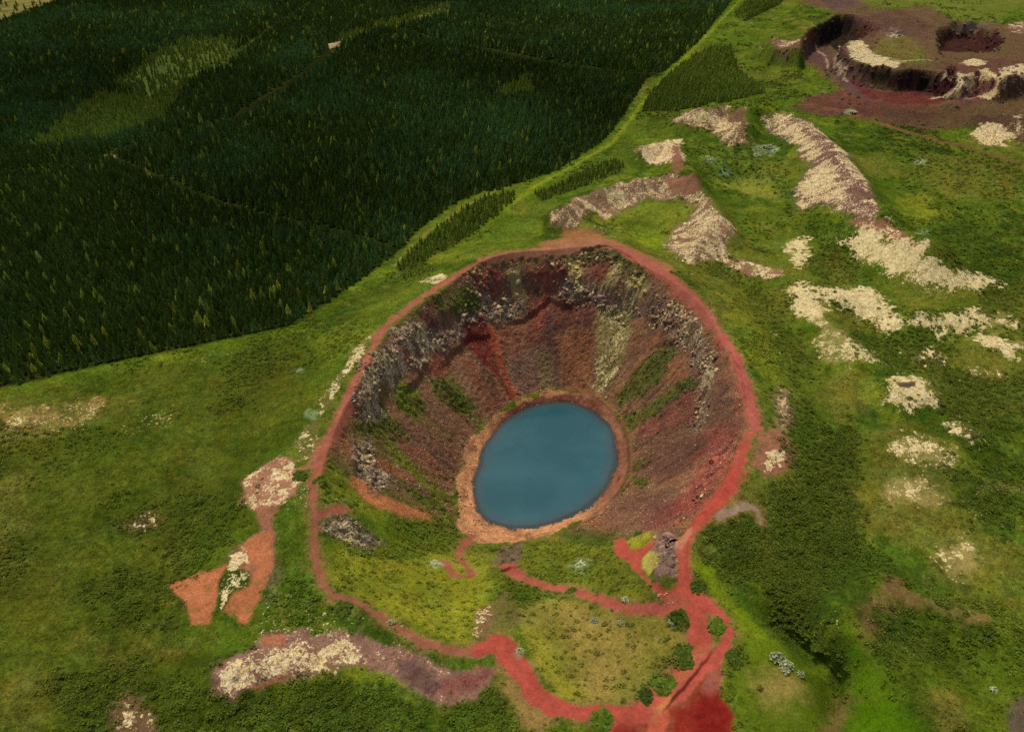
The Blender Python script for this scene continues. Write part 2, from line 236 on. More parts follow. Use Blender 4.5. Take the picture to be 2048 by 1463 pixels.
('l',(88,106,26),(3476,12119,60,3225,11532,60,2976,10927,60,2761,10415,60,2546,9878,60,2369,9467,60,2207,9095,60,2053,8732,60,1885,8333,60,1729,7956,60,1588,7627,60,1453,7299,60,1335,7000,58,1225,6722,55,1115,6423,52,1016,6164,50,941,5968,52,867,5766,55,798,5582,58,731,5398,60,651,5277,60,573,5162,60,499,5057,60,427,4943,60,361,4854,64,296,4761,68,233,4668,72,172,4582,76,113,4499,80,60,4382,73,8,4278,67,-42,4179,60,-90,4088,53,-136,3997,47,-181,3906,40),0.9,2.5,3,None,0.5,0,None,0.0,'grass_track'),
('l',(118,126,36),(3393,11937,20,3123,11303,22,2854,10640,23,2618,10066,25,2404,9547,27,2225,9138,28,2053,8732,30,1885,8333,30,1729,7956,30,1588,7627,30,1453,7299,30,1335,7000,30,1225,6722,30,1115,6423,30,1016,6164,30,941,5968,30,867,5766,30,798,5582,30,731,5398,30,651,5277,30,573,5162,30,499,5057,30,427,4943,30,361,4854,32,296,4761,34,233,4668,36,172,4582,38,113,4499,40,60,4382,37,8,4278,33,-42,4179,30),0.7,1,1,None,None,None,None,0.0,None),
('l',(92,104,34),(-613,3432,40,-602,3503,40,-591,3580,40,-559,3678,43,-524,3779,47,-488,3882,50,-440,3977,50,-390,4072,50,-337,4165,50,-291,4231,53,-245,4299,57,-196,4370,60,-137,4437,60,-76,4514,60,-13,4532,60,51,4547,60),0.95,1.5,2,None,0.5,0,None,0.0,'grass_track'),
('l',(128,118,58),(-606,3480,20,-576,3556,20,-546,3648,20,-516,3745,20,-485,3845,20,-437,3937,20,-387,4033,20,-335,4124,20,-290,4194,20,-243,4265,20,-195,4340,20,-136,4409,20,-75,4488,20),0.7,0.5,0.5,None,None,None,None,0.0,None),
('p',(112,112,42),(1001,3178,1119,3239,1213,3222,1287,3159,1301,2997,1315,2850,1329,2715,1297,2588,1263,2460,1221,2320,1140,2240,1062,2164,988,2091,987,2177,987,2268,987,2366,974,2492,962,2636,949,2788,965,2949),0.5,8,12,None,None,None,None,0.4,None),
('p',(104,110,38),(-661,3325,-584,3407,-502,3477,-418,3556,-333,3652,-234,3697,-134,3742,-32,3796,73,3853,193,3469,90,3410,-10,3373,-108,3321,-204,3265,-300,3237,-363,3118,-422,3003,-479,2898,-533,2799,-577,2697,-617,2597,-657,2507,-681,2410,-703,2320,-725,2235,-746,2153,-806,2165,-867,2180,-857,2296,-848,2425,-841,2573,-836,2740,-794,2860,-753,3005,-710,3165),0.45,8,12,None,None,None,None,0.4,None),
('p',(104,108,40),(1347,4158,1465,4156,1587,4167,1703,4160,1794,4098,1760,3869,1719,3639,1707,3479,1684,3306,1519,3028,1434,2906,1349,2780,1322,2873,1294,2973,1262,3070,1245,3225,1211,3350,1173,3472,1213,3643,1288,3920),0.4,10,14,None,None,None,None,0.5,None),
('p',(108,108,42),(1684,3306,1771,3285,1847,3248,1919,3207,1994,3174,2076,3155,2169,3153,2266,3155,2375,3174,2493,3202,2373,3001,2258,2810,2199,2692,2138,2574,2078,2460,2002,2474,1927,2489,1850,2504,1770,2515,1685,2519,1595,2516,1562,2586,1521,2648,1471,2699,1427,2763,1507,2931,1550,3029),0.35,12,16,None,None,None,None,0.5,None),
('p',(92,104,36),(71,3733,145,3946,223,4129,332,4147,471,4463,608,4652,752,4838,882,4982,1009,5091,1199,5470,1356,5586,1529,5750,1688,5843,1789,5741,2157,6404,2320,6406,2495,6444,2617,7016,2682,7472,2681,7761,2806,8449,3001,9607,2892,9876,3251,10423,3611,10918,3903,11170,3499,10376,3101,9548,2792,8947,2497,8347,2241,7834,1994,7311,1777,6861,1585,6466,1370,6213,1173,6000,987,5802,850,5505,722,5221,605,4964,496,4717,395,4482,270,4340,153,4219,40,4102,-69,3984,-163,3806,-245,3541,-318,3307,-391,3164,-303,3213,-214,3277,-124,3347,-30,3437),0.4,10,10,None,None,None,None,0.0,None),
('p',(54,68,22),(2863,6309,2962,6137,3070,5999,3147,5860,3187,5663,3207,5446,3266,5297,3332,5168,3406,5060,3467,4941,3236,4529,3050,4191,2974,4258,2900,4331,2831,4417,2758,4503,2731,4673,2713,4872,2686,5070,2718,5494,2825,5959),0.35,8,10,None,None,0.5,None,0.4,None),
('p',(54,68,22),(1681,4090,1754,4029,1811,3940,1855,3831,1799,3618,1773,3473,1733,3304,1632,3302,1525,3285,1508,3535,1593,3805),0.5,6,8,None,None,0.7,None,0.4,None),
('p',(54,68,22),(2536,4169,2682,4211,2826,4248,2980,4297,3133,4342,2980,4067,2822,3794,2692,3564,2590,3376,2481,3183,2343,2957,2268,3005,2191,3052,2173,3153,2125,3213,2072,3268,2095,3351,2420,3925),0.4,8,10,None,None,0.6,None,0.4,None),
('p',(112,102,46),(2977,5256,3072,5179,3167,5107,3267,5048,3371,4998,3467,4941,3290,4623,3133,4342,3021,4342,2900,4331,2788,4332,2671,4326,2643,4495,2617,4682,2791,4960),0.5,8,10,None,None,None,None,0.4,None),
('p',(138,134,40),(2360,4316,2553,4404,2473,4097,2292,3961),0.5,9,12,None,None,None,None,0.0,None),
('p',(54,68,22),(1185,3303,1221,3166,1249,3022,1279,2895,1255,2741,1227,2588,1200,2440,1061,2269,1078,2372,1102,2493,1128,2624,1097,2744,1064,2871,1031,3015),0.35,6,8,None,None,0.5,None,0.4,None),
('p',(138,134,40),(961,3025,1041,3051,1125,3082,1110,2868,1104,2692,1076,2528,1054,2385,966,2362,960,2466,956,2584,952,2711,953,2851),0.4,5,6,None,None,None,None,0.4,None),
('p',(112,102,46),(1641,3627,1700,3575,1757,3523,1733,3304,1658,3304,1579,3295,1617,3472),0.6,4,5,None,None,None,None,0.3,None),
('p',(122,112,48),(1867,3158,1954,3146,2041,3136,2021,2996,1917,2971,1770,2875),0.6,4,5,0.3,None,None,None,0.3,None),
('p',(112,102,46),(1291,2525,1360,2524,1430,2527,1408,2412,1390,2310,1326,2254,1250,2179,1166,2220,1227,2368),0.6,5,6,None,None,None,None,0.3,None),
('p',(112,102,46),(1249,2123,1318,2146,1387,2168,1457,2191,1502,2151,1539,2102,1573,2054,1551,1962,1532,1876,1488,1805,1442,1731,1398,1660,1340,1648,1284,1638,1227,1627,1174,1650,1120,1674,1155,1749,1191,1828,1224,1904,1234,2006),0.55,6,8,0.22,None,None,None,0.4,None),
('p',(112,102,46),(1303,1623,1374,1632,1450,1647,1529,1664,1561,1623,1593,1582,1555,1514,1515,1446,1477,1381,1439,1317,1394,1323,1347,1327,1304,1336,1275,1386,1244,1437,1276,1531),0.55,6,8,0.25,None,None,None,0.4,None),
('p',(118,84,64),(1209,5678,1386,6087,1485,5857,1658,5940,1747,5708,1694,5435,1680,5297,1533,5262,1509,5638,1330,5610),0.9,2,4,0.55,0.2,0.0,0.4,0.0,None),
('p',(104,76,56),(1687,5894,1745,5696,1687,5447,1630,5702),0.8,2,2,0.2,0,0.0,None,0.0,None),
('p',(108,78,68),(1855,5645,2046,5696,2111,5569,2216,5552,2276,5379,2189,4893,2193,4666,2176,4413,2059,4039,1961,3721,1895,3651,1874,3775,1867,3939,1828,4203,1683,4135,1755,4450,1861,4627,1941,4735,1966,5147,1905,5466),1,2,4,0.5,0.05,0.0,0.3,0.0,None),
('p',(118,84,64),(1875,5620,2046,5560,2057,5244,2067,4957,2031,4534,1956,4265,1907,4063,1867,4162,1812,4239,1799,4477,1911,4628,1994,4708,1996,5013,1975,5295,1949,5517),0.6,2,4,0.68,None,0.0,None,0.0,None),
('p',(104,72,66),(2062,5386,2115,5027,2085,4728,2100,4549,2064,4276,2001,4005,1937,3747,1893,3812,1939,4047,2006,4342,2027,4569,2027,4761,2053,5083),0.8,2,3,0.36,None,None,None,0.0,None),
('p',(134,88,72),(1842,3862,1886,3730,1958,3666,1994,3567,1997,3416,2026,3319,1993,3308,1959,3398,1929,3500,1859,3643),0.9,2,3,0.36,0.1,0.0,None,0.0,None),
('p',(98,112,44),(1358,5351,1493,5317,1582,5247,1678,5204,1788,5216,1878,5172,1829,4782,1750,4539,1673,4309,1615,4476,1556,4616,1459,4658,1318,4549,1236,4778),0.5,5,6,None,0.8,0.6,None,0.2,None),
('p',(140,134,58),(1356,4604,1575,4772,1635,4545,1601,4300,1521,4350,1438,4400),0.7,7,9,None,None,0,None,0.0,None),
('p',(138,98,86),(838,5068,1044,5420,1245,5486,1128,4801,1020,4866,901,5015),0.9,2,4,0.7,0.05,0.0,None,0.0,None),
('p',(126,86,66),(1150,5198,1111,4740,1025,4464,1122,4306,1150,4229,1038,4270,1000,4419,1052,4797),0.9,2,3,0.15,0,0.0,None,0.0,None),
('p',(132,102,78),(204,3967,279,3970,370,4170,474,4250,578,4305,695,4429,851,4496,1005,4535,1057,4331,1129,4234,1176,3945,1250,3846,1149,3618,1090,3517,995,3465,906,3434,860,3544,836,3774,931,3966,1066,4078,1014,4258,916,4305,807,4305,674,4178,544,4035,485,4105,351,3872,236,3902),1,2,4,0.52,0.05,0.0,0.3,0.0,None),
('p',(142,96,72),(954,4511,1054,4405,1116,4245,1060,4236,990,4337),0.8,2,2,0.1,0,0.0,None,0.0,None),
('p',(110,118,40),(542,4016,672,4183,811,4286,913,4283,1007,4244,1058,4090,912,3954,837,3748,746,3688,597,3628),0.9,3,3,0.08,0.6,None,None,0.0,None),
('p',(108,126,16),(603,3678,776,4056,854,3849,845,3639,737,3640),0.5,3,3,None,None,None,None,0.0,None),
('p',(150,98,68),(133,3488,295,3854,404,3841,497,3632,575,3530,658,3468,722,3372,786,3288,733,3126,672,3217,607,3308,542,3414,432,3446,319,3455,242,3433,165,3411),0.8,2,3,0.12,0,0.0,None,0.0,None),
('p',(128,96,74),(831,3709,892,3550,980,3520,1085,3548,1154,3477,1256,3432,1349,3373,1371,3256,1302,3279,1234,3308,1153,3383,1071,3465,984,3432,903,3417,855,3502),0.9,2,4,0.5,0.05,0.0,None,0.0,None),
('p',(150,134,80),(1786,3641,1878,3632,1949,3496,1978,3405,2014,3330,2020,3264,2091,3225,2055,3190,1973,3217,1902,3264,1850,3377,1817,3459,1780,3541),0.6,3,4.5,0.97,0.15,0,None,0.0,None),
('p',(150,134,80),(2084,3198,2179,3219,2318,3303,2388,3246,2227,3127,2106,3139),0.6,3,4.5,0.95,0.15,0,None,0.0,None),
('p',(150,134,80),(1333,3177,1410,3219,1412,3065,1438,2974,1371,2840,1328,2861,1304,3000),0.6,3,4.5,0.92,0.15,0,None,0.0,None),
('p',(150,134,80),(1438,3082,1525,3084,1671,3201,1764,3208,1705,2963,1734,2840,1704,2791,1637,2781,1614,2900,1545,2951,1507,3003),0.6,3,4.5,0.97,0.15,0,None,0.0,None),
('p',(150,134,80),(1777,2844,1908,2871,2001,2895,2100,2925,2083,2838,1949,2784,1884,2792,1807,2782),0.6,3,4.5,0.85,0.15,0,None,0.0,None),
('p',(150,134,80),(2087,2869,2218,2898,2229,2820,2130,2803),0.6,3,4.5,0.7,0.15,0,None,0.0,None),
('p',(150,134,80),(1519,3779,1600,3784,1569,3587,1472,3461,1472,3586),0.6,3,4.5,0.92,0.15,0,None,0.0,None),
('p',(150,134,80),(1970,2712,2111,2765,2130,2673,2299,2739,2256,2661,2140,2636,2045,2637),0.6,3,4.5,0.75,0.15,0,None,0.0,None),
('p',(150,134,80),(1322,2718,1407,2649,1507,2608,1538,2571,1457,2541,1393,2538,1313,2609),0.6,3,4.5,0.6,0.15,0,None,0.0,None),
('p',(150,134,80),(1668,2641,1763,2653,1814,2606,1727,2571),0.6,3,4.5,0.85,0.15,0,None,0.0,None),
('p',(150,134,80),(1454,2339,1530,2397,1655,2460,1637,2329,1597,2259,1499,2261,1453,2302),0.6,3,4.5,0.85,0.15,0,None,0.0,None),
('p',(150,134,80),(1629,2158,1699,2185,1679,2064,1634,2032,1594,2070),0.6,3,4.5,0.85,0.15,0,None,0.0,None),
('p',(150,134,80),(1358,2018,1454,2101,1488,2059,1571,2033,1543,1968,1445,1959,1400,1985),0.6,3,4.5,0.55,0.15,0,None,0.0,None),
('p',(150,134,80),(1359,2814,1427,2763,1481,2666,1394,2609,1337,2674),0.6,3,4.5,0.5,0.15,0,None,0.0,None),
('p',(150,134,80),(1277,1877,1339,1902,1417,1885,1443,1813,1379,1760,1338,1776,1297,1794,1251,1770),0.6,3,4.5,0.42,0.15,0,None,0.0,None),
('p',(150,134,80),(1336,1575,1443,1623,1448,1558,1350,1468,1312,1492),0.6,3,4.5,0.45,0.15,0,None,0.0,None),
('p',(150,134,80),(1896,2533,2004,2545,2001,2497,1894,2485),0.6,3,4.5,0.5,0.15,0,None,0.0,None),
('p',(150,134,80),(1581,1835,1671,1875,1747,1858,1733,1834,1629,1827),0.6,3,4.5,0.5,0.15,0,None,0.0,None),
('p',(84,62,56),(1501,2354,1575,2367,1567,2337,1501,2329),0.9,1,1,0.05,None,None,None,0.0,None),
('p',(142,92,72),(873,2059,969,2091,1003,2001,932,1867,849,1847,824,1914),0.9,1.5,2,0.12,0.1,0.0,None,0.0,None),
('p',(118,84,64),(882,1971,962,1989,923,1898,852,1869),0.6,1.2,2,0.72,None,0.0,None,0.0,None),
('p',(150,110,92),(996,2279,1082,2339,1061,2231,1044,2133,966,2080,980,2177),0.85,2,3,0.5,0.1,0.0,None,0.0,None),
('p',(112,96,56),(868,2613,901,2501,941,2421,935,2318,929,2221,924,2129,880,2101,883,2224,894,2377,876,2475),0.5,3,3,0.2,None,None,None,0.0,None),
('p',(54,64,22),(575,1624,643,1665,713,1663,786,1666,841,1751,899,1842,1002,1949,1081,2047,1159,2139,1283,2216,1261,2098,1245,1992,1198,1906,1146,1811,1128,1720,1109,1630,1064,1556,1018,1480,967,1445,910,1399,862,1365,828,1350,772,1383,733,1407,698,1438,659,1461,620,1487,598,1553),0.8,5,7,None,0.6,1,None,0.0,None),
('p',(54,64,22),(772,1380,821,1340,856,1287,890,1236,899,1205,906,1172,891,1139,871,1099,858,1132,866,1176,869,1214,846,1254,816,1287,760,1330),0.8,3,4,None,0.3,1,None,0.0,None),
('p',(54,64,22),(943,1202,998,1226,1070,1270,1131,1270,1184,1260,1190,1202,1138,1193,1061,1156,988,1121,942,1157),0.7,4,5,None,0.5,1,None,0.0,None),
('p',(54,68,22),(1037,1406,1075,1357,1126,1342,1175,1325,1203,1294,1232,1265,1194,1230,1151,1239,1104,1244,1047,1237,981,1219,972,1298),0.6,4,5,None,None,0.6,None,0.2,None),
('p',(54,68,22),(1017,2256,1083,2276,1152,2298,1166,2220,1180,2143,1113,2056,1046,1966,976,1988,990,2074,1003,2163),0.5,4,6,None,None,0.8,None,0.2,None),
('p',(54,68,22),(1775,2538,1854,2521,1929,2500,2004,2480,2078,2460,2018,2352,1963,2251,1914,2158,1798,2098,1663,2011,1633,2060,1637,2156,1623,2234,1676,2351),0.55,6,8,None,None,0.8,None,0.3,None),
('p',(54,68,22),(1524,1939,1598,1959,1679,1985,1771,2023,1856,2052,1798,1948,1740,1846,1689,1753,1640,1666,1560,1665,1480,1663,1498,1755,1513,1848),0.5,6,8,None,None,0.7,None,0.3,None),
('p',(54,68,22),(1487,2792,1568,2802,1628,2776,1690,2752,1754,2728,1819,2703,1875,2669,1801,2505,1721,2512,1634,2509,1548,2506,1483,2558,1413,2606),0.45,5,7,None,None,0.6,None,0.4,None),
('p',(108,126,16),(519,1526,592,1495,605,1436,618,1381,647,1342,677,1309,707,1276,716,1230,728,1188,682,1193,638,1202,625,1257,613,1315,586,1386,548,1459),0.75,3,3,None,0.2,0,None,0.0,None),
('p',(80,96,18),(581,1309,622,1286,663,1266,704,1248,748,1231,805,1237,850,1222,846,1161,856,1120,825,1050,792,980,744,979,697,979,650,979,603,979,556,978,509,978,526,1019,545,1063,563,1107,541,1180,560,1241),0.8,5,5,0,0.15,0,None,0.0,None),
('p',(74,106,10),(904,1260,925,1209,941,1155,947,1095,961,1046,981,1004,1009,971,1042,944,997,943,959,948,920,954,882,960,842,965,799,967,835,1026,868,1082,888,1123,901,1177,902,1218),0.95,3,3,0,0.1,0,None,0.0,None),
('p',(84,98,24),(933,1146,966,1126,1025,1136,1113,1176,1175,1188,1229,1202,1279,1211,1335,1227,1400,1250,1372,1196,1345,1145,1300,1081,1278,1036,1255,992,1198,982,1150,980,1101,976,1050,970,1017,992,990,1021,969,1058,946,1095),0.5,6,8,None,None,0.1,None,0.0,None),
('p',(152,126,74),(626,1129,700,1143,746,1100,681,1071,629,1089),0.6,5,5,None,None,None,None,0.2,None),
('p',(150,120,66),(1011,1035,1100,1069,1110,1034,1124,1003,1089,967,1025,971,1016,1000),0.5,4,4,None,None,None,None,0.2,None),
('p',(128,90,62),(969,1330,1049,1406,1124,1471,1132,1406,1180,1371,1224,1349,1267,1326,1309,1304,1289,1268,1246,1294,1200,1320,1151,1353,1100,1385,1011,1307,948,1223,954,1271),0.7,3,4,None,0.2,0.0,None,0.2,None),
('p',(120,80,60),(754,979,803,1040,863,1116,871,1099,852,1049,816,980),0.7,2,3,None,0.1,0.0,None,0.0,None),
('p',(92,78,66),(1187,964,1219,1011,1262,1069,1334,1103,1301,1052,1282,1013,1262,974),0.9,1.5,1.5,None,0,0,None,0.0,None),
('p',(54,68,22),(508,1452,542,1468,567,1433,560,1374,533,1384),0.8,1,1,None,None,1,None,0.0,None),
('p',(54,68,22),(575,1219,618,1232,622,1189,576,1163),0.6,2,2,None,None,1,None,0.0,None),
('p',(158,110,88),(-900,1798,-903,1886,-854,1927,-816,1985,-744,1925,-716,1877,-712,1782,-752,1731,-817,1724,-884,1764),0.9,1.2,2,0.5,0.05,0.0,None,0.0,None),
('p',(152,98,78),(-825,1730,-751,1739,-761,1676,-735,1580,-727,1488,-776,1463,-839,1516,-844,1582,-794,1640),0.9,1.2,1.5,0.16,0.02,0.0,None,0.0,None),
('p',(112,96,76),(-768,1638,-718,1561,-702,1507,-686,1454,-691,1385,-726,1435,-730,1488,-735,1543),0.6,1.5,2,0.3,None,None,None,0.0,None),
('p',(168,104,68),(-1009,1458,-939,1493,-860,1506,-860,1452,-847,1385,-853,1311,-903,1304,-938,1375,-984,1417),1,0.8,1.2,0.06,0,0.0,None,0.0,None),
('p',(168,104,68),(-824,1398,-767,1430,-766,1505,-836,1516,-819,1612,-759,1641,-740,1582,-721,1524,-723,1436,-740,1359,-739,1306,-762,1307,-786,1340,-832,1350),1,0.8,1.2,0.06,0,0.0,None,0.0,None),
('p',(54,68,22),(-869,1456,-827,1487,-782,1479,-770,1426,-809,1410,-808,1379,-829,1340,-852,1383),0.9,0.8,1,0.45,0.4,0.0,None,0.0,None),
('p',(118,84,64),(-869,1539,-854,1575,-806,1552,-801,1508,-839,1489),0.9,1,1,0.95,0,0.0,None,0.0,None),
('p',(136,98,86),(-750,1076,-761,1116,-748,1185,-706,1225,-679,1268,-634,1276,-588,1284,-547,1283,-505,1283,-464,1282,-422,1280,-379,1265,-335,1250,-263,1220,-207,1189,-138,1163,-79,1189,-40,1175,-67,1131,-92,1088,-157,1063,-222,1080,-264,1113,-308,1147,-349,1162,-391,1175,-448,1166,-506,1161,-553,1140,-601,1122,-636,1112,-670,1101,-702,1075),0.95,1.2,2,0.36,0.05,0.0,0.2,0.0,None),
('p',(118,84,64),(-726,1136,-696,1160,-665,1181,-620,1207,-576,1237,-532,1239,-487,1240,-443,1242,-405,1194,-456,1179,-508,1169,-556,1151,-603,1135,-638,1122,-672,1107,-714,1099),0.5,1.2,2,0.66,None,0.0,None,0.0,None),
('p',(84,62,56),(-318,1203,-259,1204,-220,1164,-182,1123,-205,1085,-267,1118,-292,1160),0.9,1.5,1.5,0.12,None,None,None,0.0,None),
('p',(168,104,68),(-693,1260,-625,1270,-617,1224,-671,1217),0.8,0.8,1,0.15,None,None,None,0.0,None),
('p',(168,104,68),(-671,1103,-638,1119,-603,1135,-575,1144,-624,1110,-657,1096),0.9,0.8,0.8,0.05,None,None,None,0.0,None),
('p',(112,52,48),(-190,1120,-139,1154,-86,1186,-43,1172,-81,1121,-119,1105,-156,1088),0.6,1.5,2,0.1,None,None,None,0.0,None),
('p',(104,76,56),(-1019,1076,-990,1105,-913,1054,-890,1015,-867,977,-922,978,-977,979,-997,1026),0.8,1.5,2.5,0.38,0.1,0.0,None,0.2,None),
('p',(150,110,70),(-46,1217,8,1189,28,1136,46,1087,83,1046,69,981,20,1032,-5,1071,-31,1112,-39,1164),0.6,2,2,None,0.1,0.0,None,0.2,None),
('p',(54,68,22),(-96,3340,-2,3376,94,3397,191,3409,275,3430,361,3450,447,3473,542,3410,605,3287,667,3184,622,3219,533,3292,440,3363,358,3381,274,3381,190,3380,115,3368,40,3350,-89,3321),0.75,1.2,1.5,0.2,0.5,None,0.6,0.0,None),
('p',(128,66,50),(-207,3219,-135,3283,-59,3331,-30,3294,-60,3246,-156,3173,-183,3182),0.9,1.2,2,0.08,0,0.0,None,0.0,None),
('p',(122,66,52),(65,3359,155,3371,246,3379,321,3324,192,3328,65,3321),0.85,1.2,2,0.1,0,0.0,None,0.0,None),
('p',(112,62,48),(403,3406,503,3372,476,3302,419,3294,390,3331),0.9,1,1.5,0.05,0,0.0,None,0.0,None),
('p',(178,166,98),(-40,3331,30,3345,45,3319,75,3291,15,3272,-27,3295),0.8,0.8,1.5,0.25,0.05,0.0,0.7,0.0,None),
('p',(178,166,98),(261,3382,357,3390,346,3312,358,3280,316,3273,298,3328),0.8,0.8,1.5,0.25,0.05,0.0,0.7,0.0,None),
('p',(178,166,98),(499,3378,549,3339,524,3268,475,3269,434,3290,472,3317),0.8,0.8,1.5,0.25,0.05,0.0,0.7,0.0,None),
('p',(178,166,98),(562,3276,667,3184,644,3156,601,3183,551,3233),0.8,0.8,1.5,0.25,0.05,0.0,0.7,0.0,None),
('p',(122,108,92),(-167,3183,-54,3270,65,3278,95,3235,17,3203,-59,3159,-131,3101,-200,3028,-232,3028,-200,3109),0.75,1.5,2.5,0.42,0.05,0.0,1,0.0,None),
('p',(122,108,92),(237,3331,366,3313,462,3278,556,3230,647,3112,579,3152,487,3205,390,3242,261,3276),0.75,1.5,2.5,0.45,0.05,0.0,1,0.0,None),
('p',(92,52,45),(86,3302,177,3305,267,3291,354,3278,439,3261,430,3183,409,3126,389,3068,306,3067,222,3057,138,3036,59,3109,72,3180,85,3233),0.9,2,2.5,0.04,0,0.0,None,0.0,None),
('p',(150,72,48),(95,3277,166,3286,152,3188,95,3163,95,3231),0.6,2,2,0,None,None,None,0.0,None),
('p',(76,52,46),(160,3210,247,3209,333,3200,418,3185,405,3107,393,3028,309,3000,234,3014,157,3018,159,3113),0.8,2,3,0.02,0,0.0,None,0.0,None),
('p',(124,82,54),(222,3164,314,3166,404,3158,399,3076,394,2992,388,2906,254,2930,243,3009,233,3086),0.9,1.5,2,0.03,0,0.0,None,0.0,None),
('p',(124,118,66),(424,3243,515,3228,597,3175,582,3114,564,3042,537,2991,510,2939,436,2898,386,2927,402,2995,418,3063,421,3155),0.9,1.5,2,0.42,0.1,0.0,None,0.0,None),
('p',(54,68,22),(439,3232,514,3219,584,3176,567,3118,485,3171),0.5,1.5,2,None,0.3,None,None,0.0,None),
('p',(92,84,40),(469,3074,525,3028,492,2967,460,2904,403,2928,436,3002),0.6,1.5,2,None,None,None,None,0.0,None),
('p',(92,72,60),(-39,3062,89,3118,218,3083,224,3013,229,2943,146,2920,63,2887,-14,2934,-27,2998),0.85,2,2.5,0.08,0,0.0,None,0.0,None),
('p',(100,96,56),(114,3079,188,3086,196,3005,205,2924,136,2913,125,2996),0.5,1.5,2,0.2,None,None,None,0.0,None),
('p',(108,40,36),(-253,2974,-160,3119,-93,3122,-87,3036,-58,2941,-17,2899,24,2853,-10,2841,-51,2880,-93,2915,-180,2950),0.95,1.2,1.2,0.03,0,0.0,None,0.0,None),
('l',(156,78,50),(-95,3098,50,-83,3064,43,-70,3026,37,-58,2986,30,-34,2941,30,-10,2895,30,29,2855,30),0.7,0.8,0.8,0,None,None,None,0.0,None),
('p',(116,70,52),(-83,3128,27,3193,64,3092,39,3022,-46,3036),0.7,1.5,2,0.05,None,None,None,0.0,None),
('p',(134,76,56),(-401,2757,-328,2839,-280,2826,-319,2732,-390,2710),0.9,1,1.2,0.05,0,0.0,None,0.0,None),
('p',(74,88,30),(-360,2974,-293,3056,-224,3150,-162,3189,-151,3166,-223,3044,-334,2956),0.85,1.2,2,0.12,0.7,0.4,None,0.0,None),
('p',(74,88,30),(-407,2678,-346,2708,-280,2727,-224,2737,-166,2740,-213,2663,-319,2629,-364,2661),0.85,1.2,2,0.12,0.7,0.4,None,0.0,None),
('p',(74,88,30),(-615,2220,-574,2300,-533,2402,-495,2394,-454,2373,-397,2379,-466,2276,-518,2242,-565,2202),0.85,1.2,2,0.12,0.7,0.4,None,0.0,None),
('p',(74,88,30),(-428,2077,-358,2099,-284,2119,-238,2065,-330,2027,-379,2052),0.85,1.2,2,0.12,0.7,0.4,None,0.0,None),
('p',(108,126,16),(-495,2544,-465,2596,-432,2557,-468,2485),0.7,1.2,1,None,0.6,None,None,0.0,None),
('p',(70,90,24),(-486,2523,-418,2637,-372,2557,-405,2466,-473,2451),0.85,1.2,1.5,0.05,0.8,0.5,None,0.0,None),
('p',(96,108,30),(-504,2236,-466,2271,-424,2243,-382,2210,-319,2215,-253,2215,-202,2153,-283,2113,-335,2143,-385,2170,-457,2193),0.85,1,1,0.08,0.7,None,None,0.0,None),
('p',(122,108,92),(-531,2714,-430,2837,-376,2858,-321,2888,-344,2820,-408,2764,-465,2683),0.7,1.5,2,0.66,0.15,0.0,1,0.0,None),
('p',(122,108,92),(-623,2495,-558,2566,-501,2693,-458,2667,-488,2550,-527,2454,-561,2357,-619,2256,-620,2368),0.7,1.5,2,0.5,0.15,0.0,1,0.0,None),
('p',(122,108,92),(-623,2281,-547,2386,-505,2364,-585,2236),0.7,1.5,2,0.42,0.15,0.0,1,0.0,None),
('p',(122,108,92),(-599,2100,-544,2193,-494,2101,-458,2000,-497,1888,-533,1946,-566,1996),0.7,1.5,2,0.46,0.15,0.0,1,0.0,None),
('p',(122,108,92),(-330,2933,-223,3043,-233,2981,-308,2877,-386,2742,-442,2649,-478,2624,-435,2714,-389,2801),0.7,1.5,2,0.5,0.15,0.0,1,0.0,None),
('p',(118,104,56),(-596,2570,-516,2651,-501,2592,-492,2559,-548,2400,-585,2436),0.4,2,2,None,None,None,None,0.0,None),
('p',(112,82,62),(-465,2409,-400,2453,-331,2498,-265,2493,-197,2484,-213,2375,-303,2384,-374,2371,-441,2356),0.85,1.2,1.5,0.08,0.05,0.0,None,0.0,None),
('p',(122,78,60),(-469,2300,-399,2352,-329,2342,-256,2328,-220,2265,-293,2231,-354,2244,-412,2253),0.8,1,1.2,0.08,0.05,0.0,None,0.0,None),
('p',(84,64,54),(-363,2386,-265,2422,-196,2355,-250,2332,-320,2337),0.6,1,1.5,0.08,None,None,None,0.0,None),
('p',(166,106,66),(-583,1901,-548,1991,-500,1926,-453,1936,-409,1963,-324,2006,-283,1980,-368,1898,-412,1866,-459,1850,-543,1856),0.95,1,1,0.06,0,0.0,None,0.0,None),
('p',(108,66,48),(-196,2854,-81,2882,-33,2840,-90,2716,-170,2738,-183,2795),0.5,2,2,0.15,None,None,None,0.0,None),
('p',(92,66,52),(663,3187,726,3078,783,2963,831,2831,853,2676,865,2508,860,2390,854,2276,836,2162,811,2033,777,2074,741,2118,695,2127,645,2131,593,2128,565,2272,529,2408,531,2509,533,2609,567,2671,601,2728,633,2782,668,2824,704,2870,672,2968,639,3077,650,3126),0.7,2,3,0.12,0,0.0,None,0.0,None),
('p',(112,92,74),(640,3152,708,3074,774,3004,837,2823,848,2654,831,2557,813,2460,801,2381,756,2309,721,2334,743,2420,764,2503,784,2583,781,2683,775,2776,719,2913,658,3053),0.55,2,3,0.42,None,0.0,0.7,0.0,None),
('p',(112,92,74),(810,2735,851,2613,820,2497,793,2602,803,2675),0.5,1.5,2,0.6,None,0.0,1,0.0,None),
('p',(64,76,28),(603,2908,658,2918,707,2909,748,2837,711,2788,673,2736,573,2757,505,2761,484,2834,544,2874),0.85,1.2,2,0.06,0.7,0.4,None,0.0,None),
